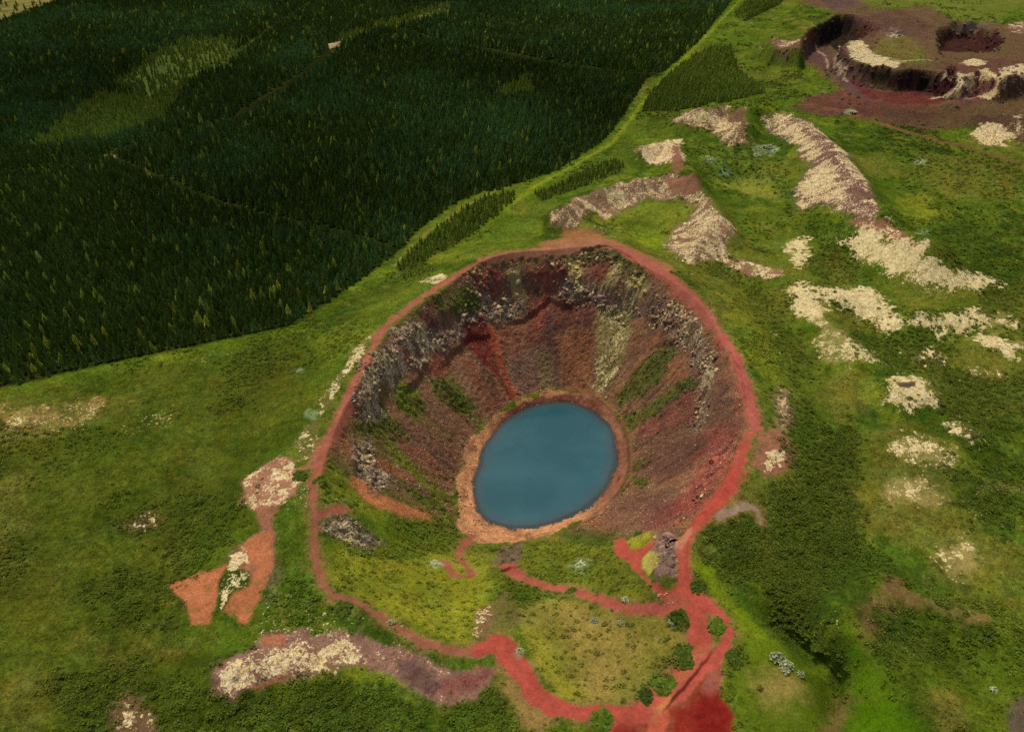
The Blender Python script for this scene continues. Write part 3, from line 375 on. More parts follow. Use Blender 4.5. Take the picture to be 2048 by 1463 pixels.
('p',(64,76,28),(497,2718,561,2703,623,2681,700,2665,772,2643,798,2561,736,2563,669,2558,603,2581,532,2598),0.85,1.2,2,0.06,0.7,0.4,None,0.0,None),
('p',(64,76,28),(493,2320,565,2272,569,2170,492,2169),0.85,1.2,2,0.06,0.7,0.4,None,0.0,None),
('p',(64,76,28),(514,2420,584,2390,582,2314,517,2354),0.85,1.2,2,0.06,0.7,0.4,None,0.0,None),
('p',(124,82,54),(712,2797,788,2761,759,2657,681,2699),0.8,1.2,1.5,0.05,None,None,None,0.0,None),
('p',(108,64,52),(545,2608,603,2606,658,2600,711,2590,762,2580,789,2483,754,2399,698,2430,640,2465,580,2501),0.85,1.2,1.5,0.03,None,None,None,0.0,None),
('p',(88,60,50),(563,2434,628,2382,688,2326,739,2259,745,2108,698,2115,647,2115,593,2108,525,2280),0.85,2,3,0.08,None,None,None,0.0,None),
('p',(104,74,58),(444,2225,495,2186,542,2139,587,2099,629,2056,560,1894,510,1854,462,1815,402,1903,333,1981,330,2099,386,2166),0.75,2,3,0.18,0.15,0.0,None,0.2,None),
('p',(144,68,60),(764,2237,790,2131,812,2028,789,1951,768,1880,715,1813,664,1749,603,1713,543,1679,491,1743,549,1917,606,1959,659,1988,696,2074,728,2148),0.85,5,6,0.04,None,None,None,0.25,None),
('p',(100,58,54),(518,1962,583,1911,542,1791,507,1691,468,1783),0.7,2,2,0.05,None,None,None,0.0,None),
('p',(134,78,68),(919,2592,913,2467,910,2357,887,2224,865,2101,819,2020,841,2145,859,2267,865,2383,869,2502),0.8,1,1,0.15,None,None,None,0.0,None),
('p',(134,132,40),(-589,1553,-560,1624,-529,1699,-481,1716,-432,1735,-385,1771,-335,1802,-281,1827,-224,1841,-168,1830,-111,1803,-77,1646,-47,1532,-70,1448,-91,1370,-115,1247,-163,1264,-210,1278,-258,1291,-319,1331,-381,1367,-439,1378,-498,1393,-558,1458),0.75,3,4,None,0.5,0.15,None,0.15,None),
('p',(74,86,28),(-595,1655,-545,1673,-493,1693,-440,1713,-394,1775,-345,1842,-293,1910,-236,1978,-207,1850,-266,1790,-320,1727,-370,1664,-418,1636,-465,1616,-511,1596,-553,1626),0.6,2,3,None,0.7,0.6,None,0.2,None),
('p',(100,112,30),(-679,1912,-635,1956,-564,1924,-526,1887,-487,1845,-547,1801,-587,1764,-626,1727,-651,1815),0.8,1.5,2,None,0.6,0.3,None,0.0,None),
('p',(112,98,82),(-623,1675,-554,1756,-513,1747,-471,1739,-418,1715,-460,1647,-533,1635,-595,1639),0.85,1.2,1.5,0.5,0.1,0.0,0.8,0.0,None),
('p',(92,104,34),(-423,1824,-368,1901,-308,1983,-242,2067,-178,1945,-204,1812,-272,1792,-336,1760,-381,1802),0.7,2,2,None,0.7,0.5,None,0.0,None),
('p',(84,92,34),(-148,1909,-64,1937,21,1943,106,1942,175,1926,241,1893,303,1849,359,1795,346,1613,299,1660,247,1701,191,1734,132,1751,84,1846,30,1942,-62,1839),0.8,2,2,None,0.7,0.5,None,0.1,None),
('p',(104,84,66),(-71,1743,-45,1912,30,1952,54,1813,10,1729),0.85,1,1.2,0.2,0.1,0.0,0.6,0.0,None),
('p',(106,110,36),(29,1867,85,1894,142,1919,207,1883,267,1833,323,1774,343,1631,371,1549,402,1469,434,1404,380,1423,324,1439,267,1461,222,1506,173,1541,122,1572,75,1608,27,1663),0.75,2,2,None,0.6,0.3,None,0.1,None),
('p',(118,98,62),(402,1487,440,1429,456,1382,416,1392),0.8,1,1.2,0.25,0.2,0.0,None,0.0,None),
('p',(124,112,50),(24,1450,71,1484,119,1513,169,1490,218,1460,263,1424,323,1398,382,1379,440,1361,494,1315,488,1261,482,1208,441,1171,400,1134,344,1101,288,1069,246,1070,204,1071,161,1070,123,1102,84,1134,66,1185,47,1238,36,1338),0.8,2,3,None,0.4,0.1,None,0.0,None),
('p',(150,126,66),(116,1460,179,1484,234,1425,286,1369,353,1314,337,1256,322,1199,294,1142,267,1085,203,1104,190,1184,177,1270,158,1330,138,1393),0.6,3,4,None,0.3,None,None,0.4,None),
('p',(138,134,40),(35,1357,96,1345,122,1265,146,1190,169,1138,191,1087,151,1094,111,1099,86,1150,60,1202,48,1276),0.6,2,3,None,None,None,None,0.2,None),
('p',(54,68,22),(342,1122,375,1152,409,1183,444,1210,481,1238,477,1179,437,1149,398,1120,343,1095),0.8,1.5,1.5,None,None,1,None,0.0,None),
('p',(54,68,22),(433,1366,480,1372,500,1334,481,1275,447,1306),0.9,1,1,None,None,1,None,0.0,None),
('p',(108,86,58),(-102,1252,-99,1331,-96,1416,-60,1472,-22,1531,3,1462,27,1402,-3,1326,-34,1320),0.6,2,2,None,0.2,0.0,None,0.2,None),
('p',(118,84,64),(-114,1293,-106,1422,-75,1454,-55,1396,-75,1271),0.7,1,1.2,0.6,0.1,0.0,None,0.0,None),
('p',(104,96,52),(-734,2259,-699,2382,-685,2478,-672,2584,-601,2695,-601,2563,-625,2462,-649,2368,-681,2224,-711,2165),0.7,1.5,2.5,0.48,0.2,0.0,None,0.0,None),
('p',(104,96,52),(-777,2016,-763,2129,-705,2154,-694,2069,-684,1985,-713,1927),0.7,1.5,2.5,0.42,0.2,0.0,None,0.0,None),
('p',(104,96,52),(-434,3182,-349,3237,-291,3176,-361,3101),0.7,1.5,2.5,0.66,0.2,0.0,None,0.0,None),
('p',(150,106,82),(-704,1924,-675,2038,-652,2131,-647,1986,-650,1886),0.7,1.5,1.5,None,0,0.0,None,0.0,None),
('p',(126,98,88),(457,1715,527,1687,513,1527,489,1453,423,1448,427,1532,439,1608),0.95,0.8,1,0.1,0,0.0,0.55,0.0,None),
('p',(138,134,40),(383,1758,467,1763,466,1669,399,1636),0.85,0.8,0.8,None,0.6,None,None,0.0,None),
('p',(166,156,74),(411,1598,437,1610,457,1560,442,1512,413,1498,400,1546),0.95,0.5,0.5,0,0.2,0.0,None,0.0,None),
('l',(168,104,82),(-723,1894,20,-700,1914,25,-677,1936,30,-672,1985,35,-667,2038,40),0.6,0.8,1,0.0,0,0,0,0.0,None),
('l',(134,98,64),(-667,1849,48,-665,1889,54,-664,1930,60,-662,1973,66,-653,2031,67,-644,2092,67,-635,2156,68,-630,2219,68,-626,2286,68,-613,2356,63,-600,2429,58,-591,2483,55,-582,2539,53,-573,2599,50,-568,2703,54,-541,2760,55,-513,2818,56,-476,2876,55,-438,2937,54,-405,2985,55,-371,3035,57,-336,3085,58,-300,3128,59,-263,3173,59,-226,3218,60,-186,3263,54,-145,3308,48),0.5,1.3,1.6,None,0.3,0.0,None,0.3,None),
('l',(162,98,76),(-667,1849,22,-665,1889,28,-664,1930,34,-662,1973,40,-653,2031,41,-644,2092,41,-635,2156,42,-630,2219,42,-626,2286,42,-613,2356,37,-600,2429,32,-591,2483,29,-582,2539,27,-573,2599,24,-568,2703,28,-541,2760,29,-513,2818,30,-476,2876,29,-438,2937,28,-405,2985,29,-371,3035,31,-336,3085,32,-300,3128,33,-263,3173,33,-226,3218,34,-186,3263,28,-145,3308,22),1,0.6,1.1,0.0,0,0,0,0.0,'footpath'),
('l',(134,98,64),(-145,3308,66,-102,3332,64,-59,3361,61,-10,3378,63,40,3393,64,90,3403,66,149,3414,76,208,3429,86,267,3444,96,328,3469,103,389,3495,109,453,3533,116,511,3473,111,569,3427,106),0.5,1.3,1.6,None,0.3,0.0,None,0.3,None),
('l',(158,108,80),(-145,3308,40,-102,3332,38,-59,3361,35,-10,3378,37,40,3393,38,90,3403,40,149,3414,50,208,3429,60,267,3444,70,328,3469,77,389,3495,83,453,3533,90,511,3473,85,569,3427,80),1,0.8,1.2,0.0,0,0,0,0.0,'footpath'),
('l',(134,98,64),(545,3440,96,588,3384,94,631,3332,93,672,3278,91,704,3219,89,735,3164,88,765,3113,86,789,3048,83,813,2987,79,834,2921,76,851,2851,71,866,2781,66,878,2704,51),0.5,1.3,1.6,None,0.3,0.0,None,0.3,None),
('l',(164,96,78),(545,3440,70,588,3384,68,631,3332,67,672,3278,65,704,3219,63,735,3164,62,765,3113,60,789,3048,57,813,2987,53,834,2921,50,851,2851,45,866,2781,40,878,2704,25),1,0.7,1.3,0.0,0,0,0,0.0,'footpath'),
('l',(134,98,64),(884,2675,71,892,2603,68,900,2533,66,903,2459,69,906,2387,72,901,2312,73,896,2238,74,887,2168,70,880,2101,66,851,2057,64,823,2015,61),0.5,1.3,1.6,None,0.3,0.0,None,0.3,None),
('l',(168,92,78),(884,2675,45,892,2603,42,900,2533,40,903,2459,43,906,2387,46,901,2312,47,896,2238,48,887,2168,44,880,2101,40,851,2057,38,823,2015,35),1,0.7,1.3,0.0,0,0,0,0.0,'footpath'),
('l',(134,98,64),(823,2015,66,795,1958,71,768,1904,76,739,1852,84,711,1802,91,683,1766,88,655,1731,84,627,1697,81,595,1668,74,563,1641,66,544,1604,62,525,1566,58,518,1516,60,511,1470,62,512,1437,59,513,1407,56,517,1364,76,518,1313,91,520,1274,86,516,1236,81,490,1196,76,469,1174,76,447,1152,76,426,1130,76,401,1110,78,376,1091,79,352,1072,81,330,1052,94,309,1032,106,293,1006,126,277,981,146),0.5,1.3,1.6,None,0.3,0.0,None,0.3,None),
('l',(172,86,68),(823,2015,40,795,1958,45,768,1904,50,739,1852,58,711,1802,65,683,1766,62,655,1731,58,627,1697,55,595,1668,48,563,1641,40,544,1604,36,525,1566,32,518,1516,34,511,1470,36,512,1437,33,513,1407,30,517,1364,50,518,1313,65,520,1274,60,516,1236,55,490,1196,50,469,1174,50,447,1152,50,426,1130,50,401,1110,52,376,1091,53,352,1072,55,330,1052,68,309,1032,80,293,1006,100,277,981,120),1,0.5,0.9,0.0,0,0,0,0.0,'footpath'),
('l',(180,74,60),(756,1880,20,728,1829,25,700,1780,30,669,1749,30,638,1718,30,608,1688,25,579,1660,20),0.7,0.8,0.6,None,None,None,None,0.0,None),
('l',(192,132,100),(556,1633,25,521,1583,30,513,1558,20),0.8,0.5,0.5,None,None,None,None,0.0,None),
('l',(176,72,60),(524,1328,25,522,1301,28,519,1274,30,514,1236,20),0.4,0.8,0.8,None,None,None,None,0.0,None),
('p',(140,38,36),(245,1003,266,1035,337,1057,393,1089,445,1129,501,1175,548,1215,553,1164,528,1109,547,1080,558,1041,544,996,530,953,480,953,430,953,381,954,331,955,282,956,232,956),0.9,1,1,0,0,0,None,0.0,'footpath'),
('p',(118,26,26),(486,1104,536,1101,555,1041,542,996,530,953,492,953,455,953,451,997,448,1043),0.7,1.5,2,0,None,None,None,0.0,None),
('p',(170,110,96),(516,1183,554,1207,544,1136,508,1089,488,1111),0.5,1.5,2,0,None,None,None,0.0,None),
('l',(134,98,64),(503,1192,66,479,1169,68,455,1146,69,431,1122,71,402,1095,74,374,1069,76,366,1038,76,358,1008,76,350,979,76),0.5,1.3,1.6,None,0.3,0.0,None,0.3,None),
('l',(196,98,72),(503,1192,40,479,1169,42,455,1146,43,431,1122,45,402,1095,48,374,1069,50,366,1038,50,358,1008,50,350,979,50),0.8,0.5,0.9,None,None,None,None,0.0,'footpath'),
('l',(196,134,82),(406,1088,15,389,1072,18,372,1056,20),0.6,0.6,0.5,None,None,None,None,0.0,None),
('l',(134,98,64),(535,1384,66,551,1363,63,568,1342,61,584,1321,58,592,1296,57,600,1271,56,586,1249,56,572,1227,56,548,1206,58,525,1184,60,501,1162,62,480,1142,62,458,1122,62,437,1101,62),0.5,1.3,1.6,None,0.3,0.0,None,0.3,None),
('l',(178,86,70),(535,1384,40,551,1363,37,568,1342,35,584,1321,32,592,1296,31,600,1271,30,586,1249,30,572,1227,30,548,1206,32,525,1184,34,501,1162,36,480,1142,36,458,1122,36,437,1101,36),1,0.4,0.9,0.0,0,0,0,0.0,'footpath'),
('p',(174,84,66),(358,1807,392,1789,390,1729,386,1683,394,1648,421,1645,459,1661,465,1647,438,1616,420,1601,407,1580,402,1547,407,1517,414,1488,424,1453,436,1428,459,1411,483,1420,485,1452,503,1490,516,1527,513,1488,515,1438,532,1415,544,1388,563,1355,545,1333,502,1327,484,1364,456,1380,431,1400,415,1439,402,1485,388,1530,378,1563,368,1600,354,1614,342,1666,343,1729,352,1778),1,0.5,0.5,0.0,0,0,0,0.0,'footpath'),
('l',(134,98,64),(-12,1711,91,26,1609,62,56,1591,60,85,1572,58,113,1554,56,149,1548,54,184,1540,52,220,1510,54,254,1475,55,286,1436,56,319,1405,56,346,1394,60,373,1384,64,400,1374,68,436,1371,62,471,1368,56),0.5,1.3,1.6,None,0.3,0.0,None,0.3,None),
('l',(166,90,72),(-12,1711,65,26,1609,36,56,1591,34,85,1572,32,113,1554,30,149,1548,28,184,1540,26,220,1510,28,254,1475,29,286,1436,30,319,1405,30,346,1394,34,373,1384,38,400,1374,42,436,1371,36,471,1368,30),1,0.35,0.9,0.0,0,0,0,0.0,'footpath'),
('l',(134,98,64),(-675,1840,39,-659,1788,42,-644,1738,46,-635,1703,46,-625,1669,46,-620,1626,46,-614,1584,45,-601,1547,45,-587,1511,45,-573,1476,45,-552,1443,46,-531,1411,48,-500,1401,48,-471,1396,49,-442,1390,49,-409,1369,49,-378,1348,49,-346,1324,49,-314,1299,48,-289,1284,48,-264,1270,48,-240,1255,48,-207,1247,48,-174,1238,49,-142,1229,49,-115,1232,58,-87,1235,66),0.5,1.3,1.6,None,0.3,0.0,None,0.3,None),
('l',(150,96,72),(-675,1840,13,-659,1788,16,-644,1738,20,-635,1703,20,-625,1669,20,-620,1626,20,-614,1584,19,-601,1547,19,-587,1511,19,-573,1476,19,-552,1443,20,-531,1411,22,-500,1401,22,-471,1396,23,-442,1390,23,-409,1369,23,-378,1348,23,-346,1324,22,-314,1299,22,-289,1284,22,-264,1270,22,-240,1255,22,-207,1247,22,-174,1238,23,-142,1229,23,-115,1232,32,-87,1235,40),1,0.35,0.9,0.0,0,0,0,0.0,'footpath'),
('l',(134,98,64),(-94,1232,56,-64,1248,86,-33,1267,116,-12,1234,106,8,1204,96,21,1176,93,34,1149,89,47,1126,86,64,1108,84,81,1090,82,97,1073,80,129,1064,71,160,1054,62,189,1054,63,219,1054,63,248,1054,64,271,1051,71,294,1048,79,317,1044,86),0.5,1.3,1.6,None,0.3,0.0,None,0.3,None),
('l',(174,82,66),(-94,1232,30,-64,1248,60,-33,1267,90,-12,1234,80,8,1204,70,21,1176,67,34,1149,63,47,1126,60,64,1108,58,81,1090,56,97,1073,54,129,1064,45,160,1054,36,189,1054,37,219,1054,37,248,1054,38,271,1051,45,294,1048,53,317,1044,60),1,0.4,0.9,0.0,0,0,0,0.0,'footpath'),
('l',(134,98,64),(-629,1695,50,-596,1740,49,-559,1785,49),0.5,1.3,1.6,None,0.3,0.0,None,0.3,None),
('l',(156,94,74),(-629,1695,24,-596,1740,23,-559,1785,23),1,0.35,0.9,0.0,0,0,0,0.0,'footpath'),
('l',(134,98,64),(-150,1986,52,-171,1936,50,-190,1883,48,-189,1802,47,-166,1755,46,-144,1704,45,-138,1645,43,-191,1653,49,-213,1699,52,-236,1741,56),0.5,1.3,1.6,None,0.3,0.0,None,0.3,None),
('l',(158,94,70),(-150,1986,26,-171,1936,24,-190,1883,22,-189,1802,21,-166,1755,20,-144,1704,19,-138,1645,17,-191,1653,23,-213,1699,26,-236,1741,30),1,0.35,0.9,0.0,0,0,0,0.0,'footpath'),
('l',(134,98,64),(659,1681,58,703,1703,53,749,1726,48,787,1708,42,786,1658,38),0.5,1.3,1.6,None,0.3,0.0,None,0.3,None),
('l',(150,126,104),(659,1681,32,703,1703,27,749,1726,22,787,1708,16,786,1658,12),0.95,0.5,0.9,0.0,0,0,0,0.0,'footpath'),
('l',(130,122,60),(-704,1436,10,-684,1398,10,-663,1360,10,-643,1326,10,-623,1290,10),0.6,0.4,0.4,None,None,None,None,0.0,None),
('l',(66,72,26),(-906,2107,10,-933,2154,10,-961,2202,10,-975,2264,10,-990,2328,10,-1005,2396,10),0.5,0.6,0.6,None,None,None,None,0.0,None),
('p',(104,76,60),(2298,6198,2448,6022,2589,6006,2731,5994,2867,5971,2967,5890,3044,5771,3131,5678,3275,5718,3409,5739,3528,5733,3600,5625,3662,5509,3713,5384,3861,5419,3998,5437,4224,5840,4506,6331,4567,6520,5004,7256,5601,8247,5401,8254,5198,8256,5165,8587,5016,8639,4851,8665,4699,8719,4858,9538,4591,9454,4316,9346,4269,9968,4704,11630,4698,12401,4307,12199,3412,9645,3585,9382,3574,8997,3203,8469,2862,7978,2667,7963,2638,8520,2535,7719,2719,7487,2925,7631,2816,6971,2794,6575,2581,6450),0.85,4,7,0.12,0.05,0,None,0.0,'quarry'),
('p',(112,104,52),(3762,6759,3811,6602,3901,6523,3914,6228,4196,6366,4256,6199,4015,5615,3878,5720,3836,5880,3783,6035,3612,6138,3606,6300),0.5,6,10,None,0.3,None,None,0.7,None),
('p',(138,98,86),(2627,8477,2667,7963,2812,7843,2916,7902,2590,7654),0.7,3,4,0.5,None,0.0,None,0.0,None),
('p',(100,52,50),(2293,6177,2581,6450,2739,6539,2890,6605,2941,6407,3000,6239,3132,6170,3264,6108,3387,6034,3271,5922,3129,5949,2987,5980,2836,5995,2715,6026,2587,6046,2463,6075),0.6,3,4,0.1,None,None,None,0.0,'quarry'),
('p',(88,68,46),(2971,6162,3088,6109,3208,6065,3328,6024,3436,5966,3588,5987,3765,6047,3962,6134,4155,6211,3803,5564,3666,5645,3528,5733,3348,5699,3132,5600,3049,5694,2965,5794,2883,5905),0.6,4,5,0.08,None,None,None,0.0,'quarry'),
('l',(112,82,54),(2344,6222,50,2415,6187,50,2483,6148,50,2553,6113,50,2628,6093,50,2695,6049,52,2759,6000,55,2821,5948,58,2868,5869,60,2915,5773,60,2963,5684,60,3013,5604,60,3056,5515,60,3103,5456,58,3143,5390,56,3186,5329,54,3229,5271,52,3273,5218,50,3316,5150,50,3361,5088,50,3406,5027,50,3443,4958,50,3480,4891,50),0.9,1.5,1.5,None,0,0,None,0.0,'quarry'),
('p',(96,104,40),(4258,10417,4551,10636,4862,10878,5192,11144,5420,11102,5671,11107,5938,11143,6214,11194,6452,11174,6669,11120,6898,11090,5980,9465,5702,9277,5083,8529,4939,8656,4749,8712,4782,9181,4788,9637,4549,9536,4311,9427,4075,9316),0.8,4,5,0.2,0.4,None,None,0.0,None),
('p',(104,80,60),(3779,8842,3961,8747,4047,8461,4021,8033,4036,7718,3720,6961,3509,6962,3546,7364,3558,7747,3673,8287),0.7,3,4,0.06,None,None,None,0.0,'quarry'),
('p',(112,104,48),(3639,7831,3900,7985,3824,7365,3596,6864,3465,6863,3325,6844,3279,7272),0.7,3,4,None,0.4,None,None,0.0,None),
('p',(110,100,82),(3772,8182,3993,8328,3845,7831,3616,7709),0.6,2,3,0.45,None,0.0,None,0.0,'quarry'),
('p',(26,24,25),(2858,7934,3244,8533,3647,9065,3784,8958,3715,8522,3274,7609,3384,8490,3074,8161),0.9,2,2,0.03,None,None,None,0.0,'quarry'),
('p',(98,62,44),(2847,7899,3057,8204,3246,8444,3016,8073),0.7,1.5,2,0.05,None,None,None,0.0,'quarry'),
('p',(86,50,46),(3784,8953,3744,8215,3464,7753,3691,8559),0.8,2,2,0.08,None,None,None,0.0,'quarry'),
('p',(94,68,66),(2895,7903,3328,8491,3121,7473,2986,7069,3011,6685,3146,6504,2930,6217,2824,6542,2992,7490,2950,7927),0.95,2,2.5,0.04,0,0,None,0.0,'quarry'),
('p',(98,62,58),(3651,6708,3884,6828,4100,6913,4260,6940,4416,6958,4578,6985,4251,6390,4233,6267,4050,6198,3872,6134,3696,6068,3534,6022,3506,6126,3565,6388),0.6,4,6,0.1,None,None,None,0.0,'quarry'),
('p',(122,108,92),(3466,8457,3359,7705,3284,7171,3347,6793,3232,6620,3064,6729,3010,7038),0.8,1.5,2,0.82,None,0.0,None,0.0,'quarry'),
('p',(28,25,26),(3058,7398,2991,6973,3060,6680,3161,6617,3263,6559,3379,6539,3510,6546,3551,6443,3542,6403,3485,6421,3390,6489,3273,6517,3143,6577,3021,6661,2981,7044),0.9,1.5,2,0.04,None,None,None,0.0,'quarry'),
('p',(62,30,32),(3193,6562,3361,6522,3527,6484,3535,6368,3356,6316,3191,6413),0.7,2,2,None,None,None,None,0.0,'quarry'),
('p',(100,46,44),(2962,6808,3016,6613,3109,6515,3268,6448,3434,6400,3532,6195,3405,6077,3268,6116,3114,6127,3028,6258,2929,6374),0.9,2,2,0.02,None,None,None,0.0,'quarry'),
('p',(46,18,22),(3519,6452,3640,6459,3585,6150,3533,6199,3446,6247),0.9,1.5,1.5,None,None,None,None,0.0,'quarry'),
('p',(122,108,92),(3557,6442,3713,6407,3868,6467,3746,6337,3569,6151,3658,6494),0.8,1.5,2,0.8,None,0.0,None,0.0,'quarry'),
('p',(112,70,66),(3633,6758,3805,6709,3921,6568,3883,6265,3911,6146,3729,6096,3534,6022,3506,6126,3586,6132,3836,6424,3783,6671),0.8,3,3,0.05,None,None,None,0.0,'quarry'),
('p',(118,84,64),(3893,6848,4073,6987,4143,6871,4052,6739,3902,6697),0.8,1.2,2,0.85,None,0.0,None,0.0,'quarry'),
('p',(118,84,64),(3875,6561,4008,6613,3952,6204,3886,6183,3902,6409),0.8,1.2,2,0.85,None,0.0,None,0.0,'quarry'),
('p',(118,84,64),(4108,6618,4423,6803,4248,6406,4067,6313,3912,6257),0.8,1.2,2,0.85,None,0.0,None,0.0,'quarry'),
('p',(118,84,64),(3821,6306,3905,6158,3873,6153,3750,6144),0.8,1.2,2,0.85,None,0.0,None,0.0,'quarry'),
('p',(56,26,30),(4116,7861,4631,8557,4819,8604,4963,8572,4914,8124,4786,7767,4737,7802,4742,8052,4552,7976,4297,7980),0.9,2,2,0.03,None,None,None,0.0,'quarry'),
('p',(112,96,84),(4471,8454,4767,8623,4988,8649,4985,8383,4951,8537,4820,8589,4614,8507),0.8,1.5,1.5,0.2,None,None,None,0.0,'quarry'),
('p',(118,80,70),(5166,8485,5501,8732,5171,8027,5027,8128),0.8,2,2,0.4,None,0.0,None,0.0,None),
('p',(118,84,64),(3432,5559,3601,5739,3716,5672,3703,5486,3512,5333,3359,5318),0.85,2,3,0.92,None,0.0,None,0.0,None),
('p',(82,56,46),(3778,5840,3985,5912,3802,5560,3632,5235,3670,5492),0.6,3,3,0.4,None,0.0,None,0.0,None),
('p',(54,68,22),(2907,5422,3010,5330,3108,5237,3065,5112,2972,5189,2873,5262),0.7,2,3,None,None,0.9,None,0.0,None),
('l',(206,190,146),(3316,7049,20,3397,6906,20,3491,6916,18,3587,6927,17,3687,6946,15),0.85,1,1.5,None,None,None,None,0.0,'quarry'),
('l',(196,176,136),(3416,6251,20,3526,6322,22,3565,6266,25,3558,6148,27,3702,6290,28,3851,6435,30),0.85,1,1.5,None,None,None,None,0.0,'quarry'),
('l',(190,170,130),(3158,8270,20,3144,7949,20,2989,7305,20,2953,7039,20,2934,6824,20),0.7,1,1.5,None,None,None,None,0.0,'quarry'),
('l',(186,166,130),(3610,6110,20,3736,6202,20,3802,6195,20,3862,6177,20),0.7,1,1.5,None,None,None,None,0.0,'quarry'),
('p',(78,54,46),(2684,6146,2827,6131,2962,6099,3087,6050,3199,6004,3311,5960,3419,5914,3196,5823,3049,5886,2901,5954,2795,6052),0.6,4,6,None,None,None,None,0.4,'quarry'),
('p',(70,50,44),(3398,5860,3498,5838,3598,5818,3774,5840,3985,5912,3803,5564,3666,5603,3526,5643,3461,5747),0.6,4,6,None,None,None,None,0.3,'quarry'),
('p',(98,100,44),(3425,6971,3866,7460,3623,6809,3388,6689),0.6,4,5,None,0.5,None,None,0.3,None),
('p',(84,60,56),(3691,9009,3844,8913,4131,9124,4437,9359,4389,8867,4380,8486,3987,7734,3850,7924,3710,8130,3734,8624),0.6,5,7,0.2,None,None,None,0.4,'quarry'),
('p',(92,70,66),(3972,11171,4132,10918,4425,11028,4019,9469,3806,9360,3590,9234),0.8,3,4,None,None,None,None,0.0,'quarry'),
('p',(150,164,128),(191,1676,211,1728,233,1730,255,1691,259,1635,241,1602,220,1602,197,1622),0.6,1.2,2.5,None,None,None,None,0.6,None),
('p',(150,164,128),(1693,5206,1749,5284,1812,5311,1865,5271,1868,5182,1812,5109,1755,5096,1703,5136),0.6,1.2,2.5,None,None,None,None,0.6,None),
('p',(150,164,128),(1313,5034,1345,5097,1378,5114,1406,5088,1408,5030,1375,4968,1343,4951,1314,4973),0.6,1.2,2.5,None,None,None,None,0.6,None),
('p',(150,164,128),(1381,4837,1403,4868,1431,4885,1462,4892,1473,4877,1450,4844,1423,4830,1393,4827),0.6,1.2,2.5,None,None,None,None,0.6,None),
('p',(150,164,128),(-891,2512,-888,2535,-876,2538,-857,2523,-845,2497,-847,2474,-860,2472,-878,2487),0.6,1.2,2.5,None,None,None,None,0.6,None),
('p',(150,164,128),(-772,2186,-768,2203,-757,2206,-742,2196,-732,2179,-736,2162,-747,2159,-762,2168),0.6,1.2,2.5,None,None,None,None,0.6,None),
('p',(150,164,128),(2765,5014,2795,5054,2818,5061,2833,5040,2826,5001,2795,4961,2771,4953,2757,4974),0.6,1.2,2.5,None,None,None,None,0.6,None),
('p',(150,164,128),(2638,6073,2674,6107,2715,6115,2755,6101,2765,6070,2730,6038,2690,6032,2650,6045),0.6,1.2,2.5,None,None,None,None,0.6,None),
('p',(150,164,128),(231,1385,237,1396,246,1397,256,1389,259,1377,252,1367,243,1366,234,1373),0.6,1.2,2.5,None,None,None,None,0.6,None),
('p',(150,164,128),(8,1248,14,1269,22,1276,32,1271,36,1255,30,1235,22,1228,12,1232),0.6,1.2,2.5,None,None,None,None,0.6,None),
('p',(150,164,128),(-287,1689,-280,1718,-266,1732,-247,1734,-237,1716,-245,1687,-259,1674,-277,1673),0.6,1.2,2.5,None,None,None,None,0.6,None),
('p',(150,164,128),(2065,3513,2275,3852,2309,3872,2334,3865,2334,3839,2300,3801,2052,3423,2039,3446),0.6,1.2,2.5,None,None,None,None,0.6,None),
('p',(150,164,128),(1875,4444,1899,4483,1914,4476,1919,4433,1912,4385,1892,4357,1878,4364,1869,4397),0.6,1.2,2.5,None,None,None,None,0.6,None),
]

# ------------------------------------------------------------------ the ground grid
ys = np.concatenate([np.arange(62, 285, 0.44), np.arange(285, 366, 0.34), np.arange(366, 560, 1.05), np.arange(560, 600, 1.2), np.arange(600, 860, 0.95), np.arange(860, 905, 2.0), np.arange(905, 1320, 3.2), np.geomspace(1325, 9000, 40)])
us = np.concatenate([np.linspace(-1.7, -0.76, 24, endpoint=False), np.linspace(-0.76, 0.76, 820), np.linspace(0.76, 1.7, 25)[1:]])
NR, NC = len(ys), len(us)
wid = 0.819 * ys + 103.0
GX = (us[None, :] * wid[:, None]); GY = np.repeat(ys[:, None], NC, 1)
X = GX.ravel(); Y = GY.ravel()
Zb = base_height(X, Y)
th, r, RR, ZZ = crater_polar(X, Y)
R0, R1, R2, R3 = RR
N = len(X)
inner = (r < R3)
wall = inner & (r > R1)
shore = (r <= R1 + 3.2 * fbm(X, Y, 7, 4, 61, 0.65) - 0.8) & (r > R0 - 6)
lakebed = (r <= R0)

# --- streaks that follow the fall of the ground
ZG = Zb.reshape(NR, NC)
hx = np.gradient(ZG, axis=1) / np.gradient(GX, axis=1)
hy = (np.gradient(ZG, axis=0) - hx * np.gradient(GX, axis=0)) / np.gradient(GY, axis=0)
hx, hy = hx.ravel(), hy.ravel()
gl = np.hypot(hx, hy) + 1e-6
reach = 7.0 * sstep(0.04, 0.35, gl)
fx, fy = hx / gl, hy / gl
def flow(size, seed, octaves=3):
    t = 0
    for k_ in (-1, -0.6, -0.25, 0.1, 0.4, 0.75):
        t = t + fbm(X + fx * reach * k_, Y + fy * reach * k_, size, octaves, seed, 0.6)
    t = t / 6
    return t / (t.std() + 1e-6) * 0.28
fl1 = flow(3.0, 71); fl2 = flow(1.3, 77, 2)
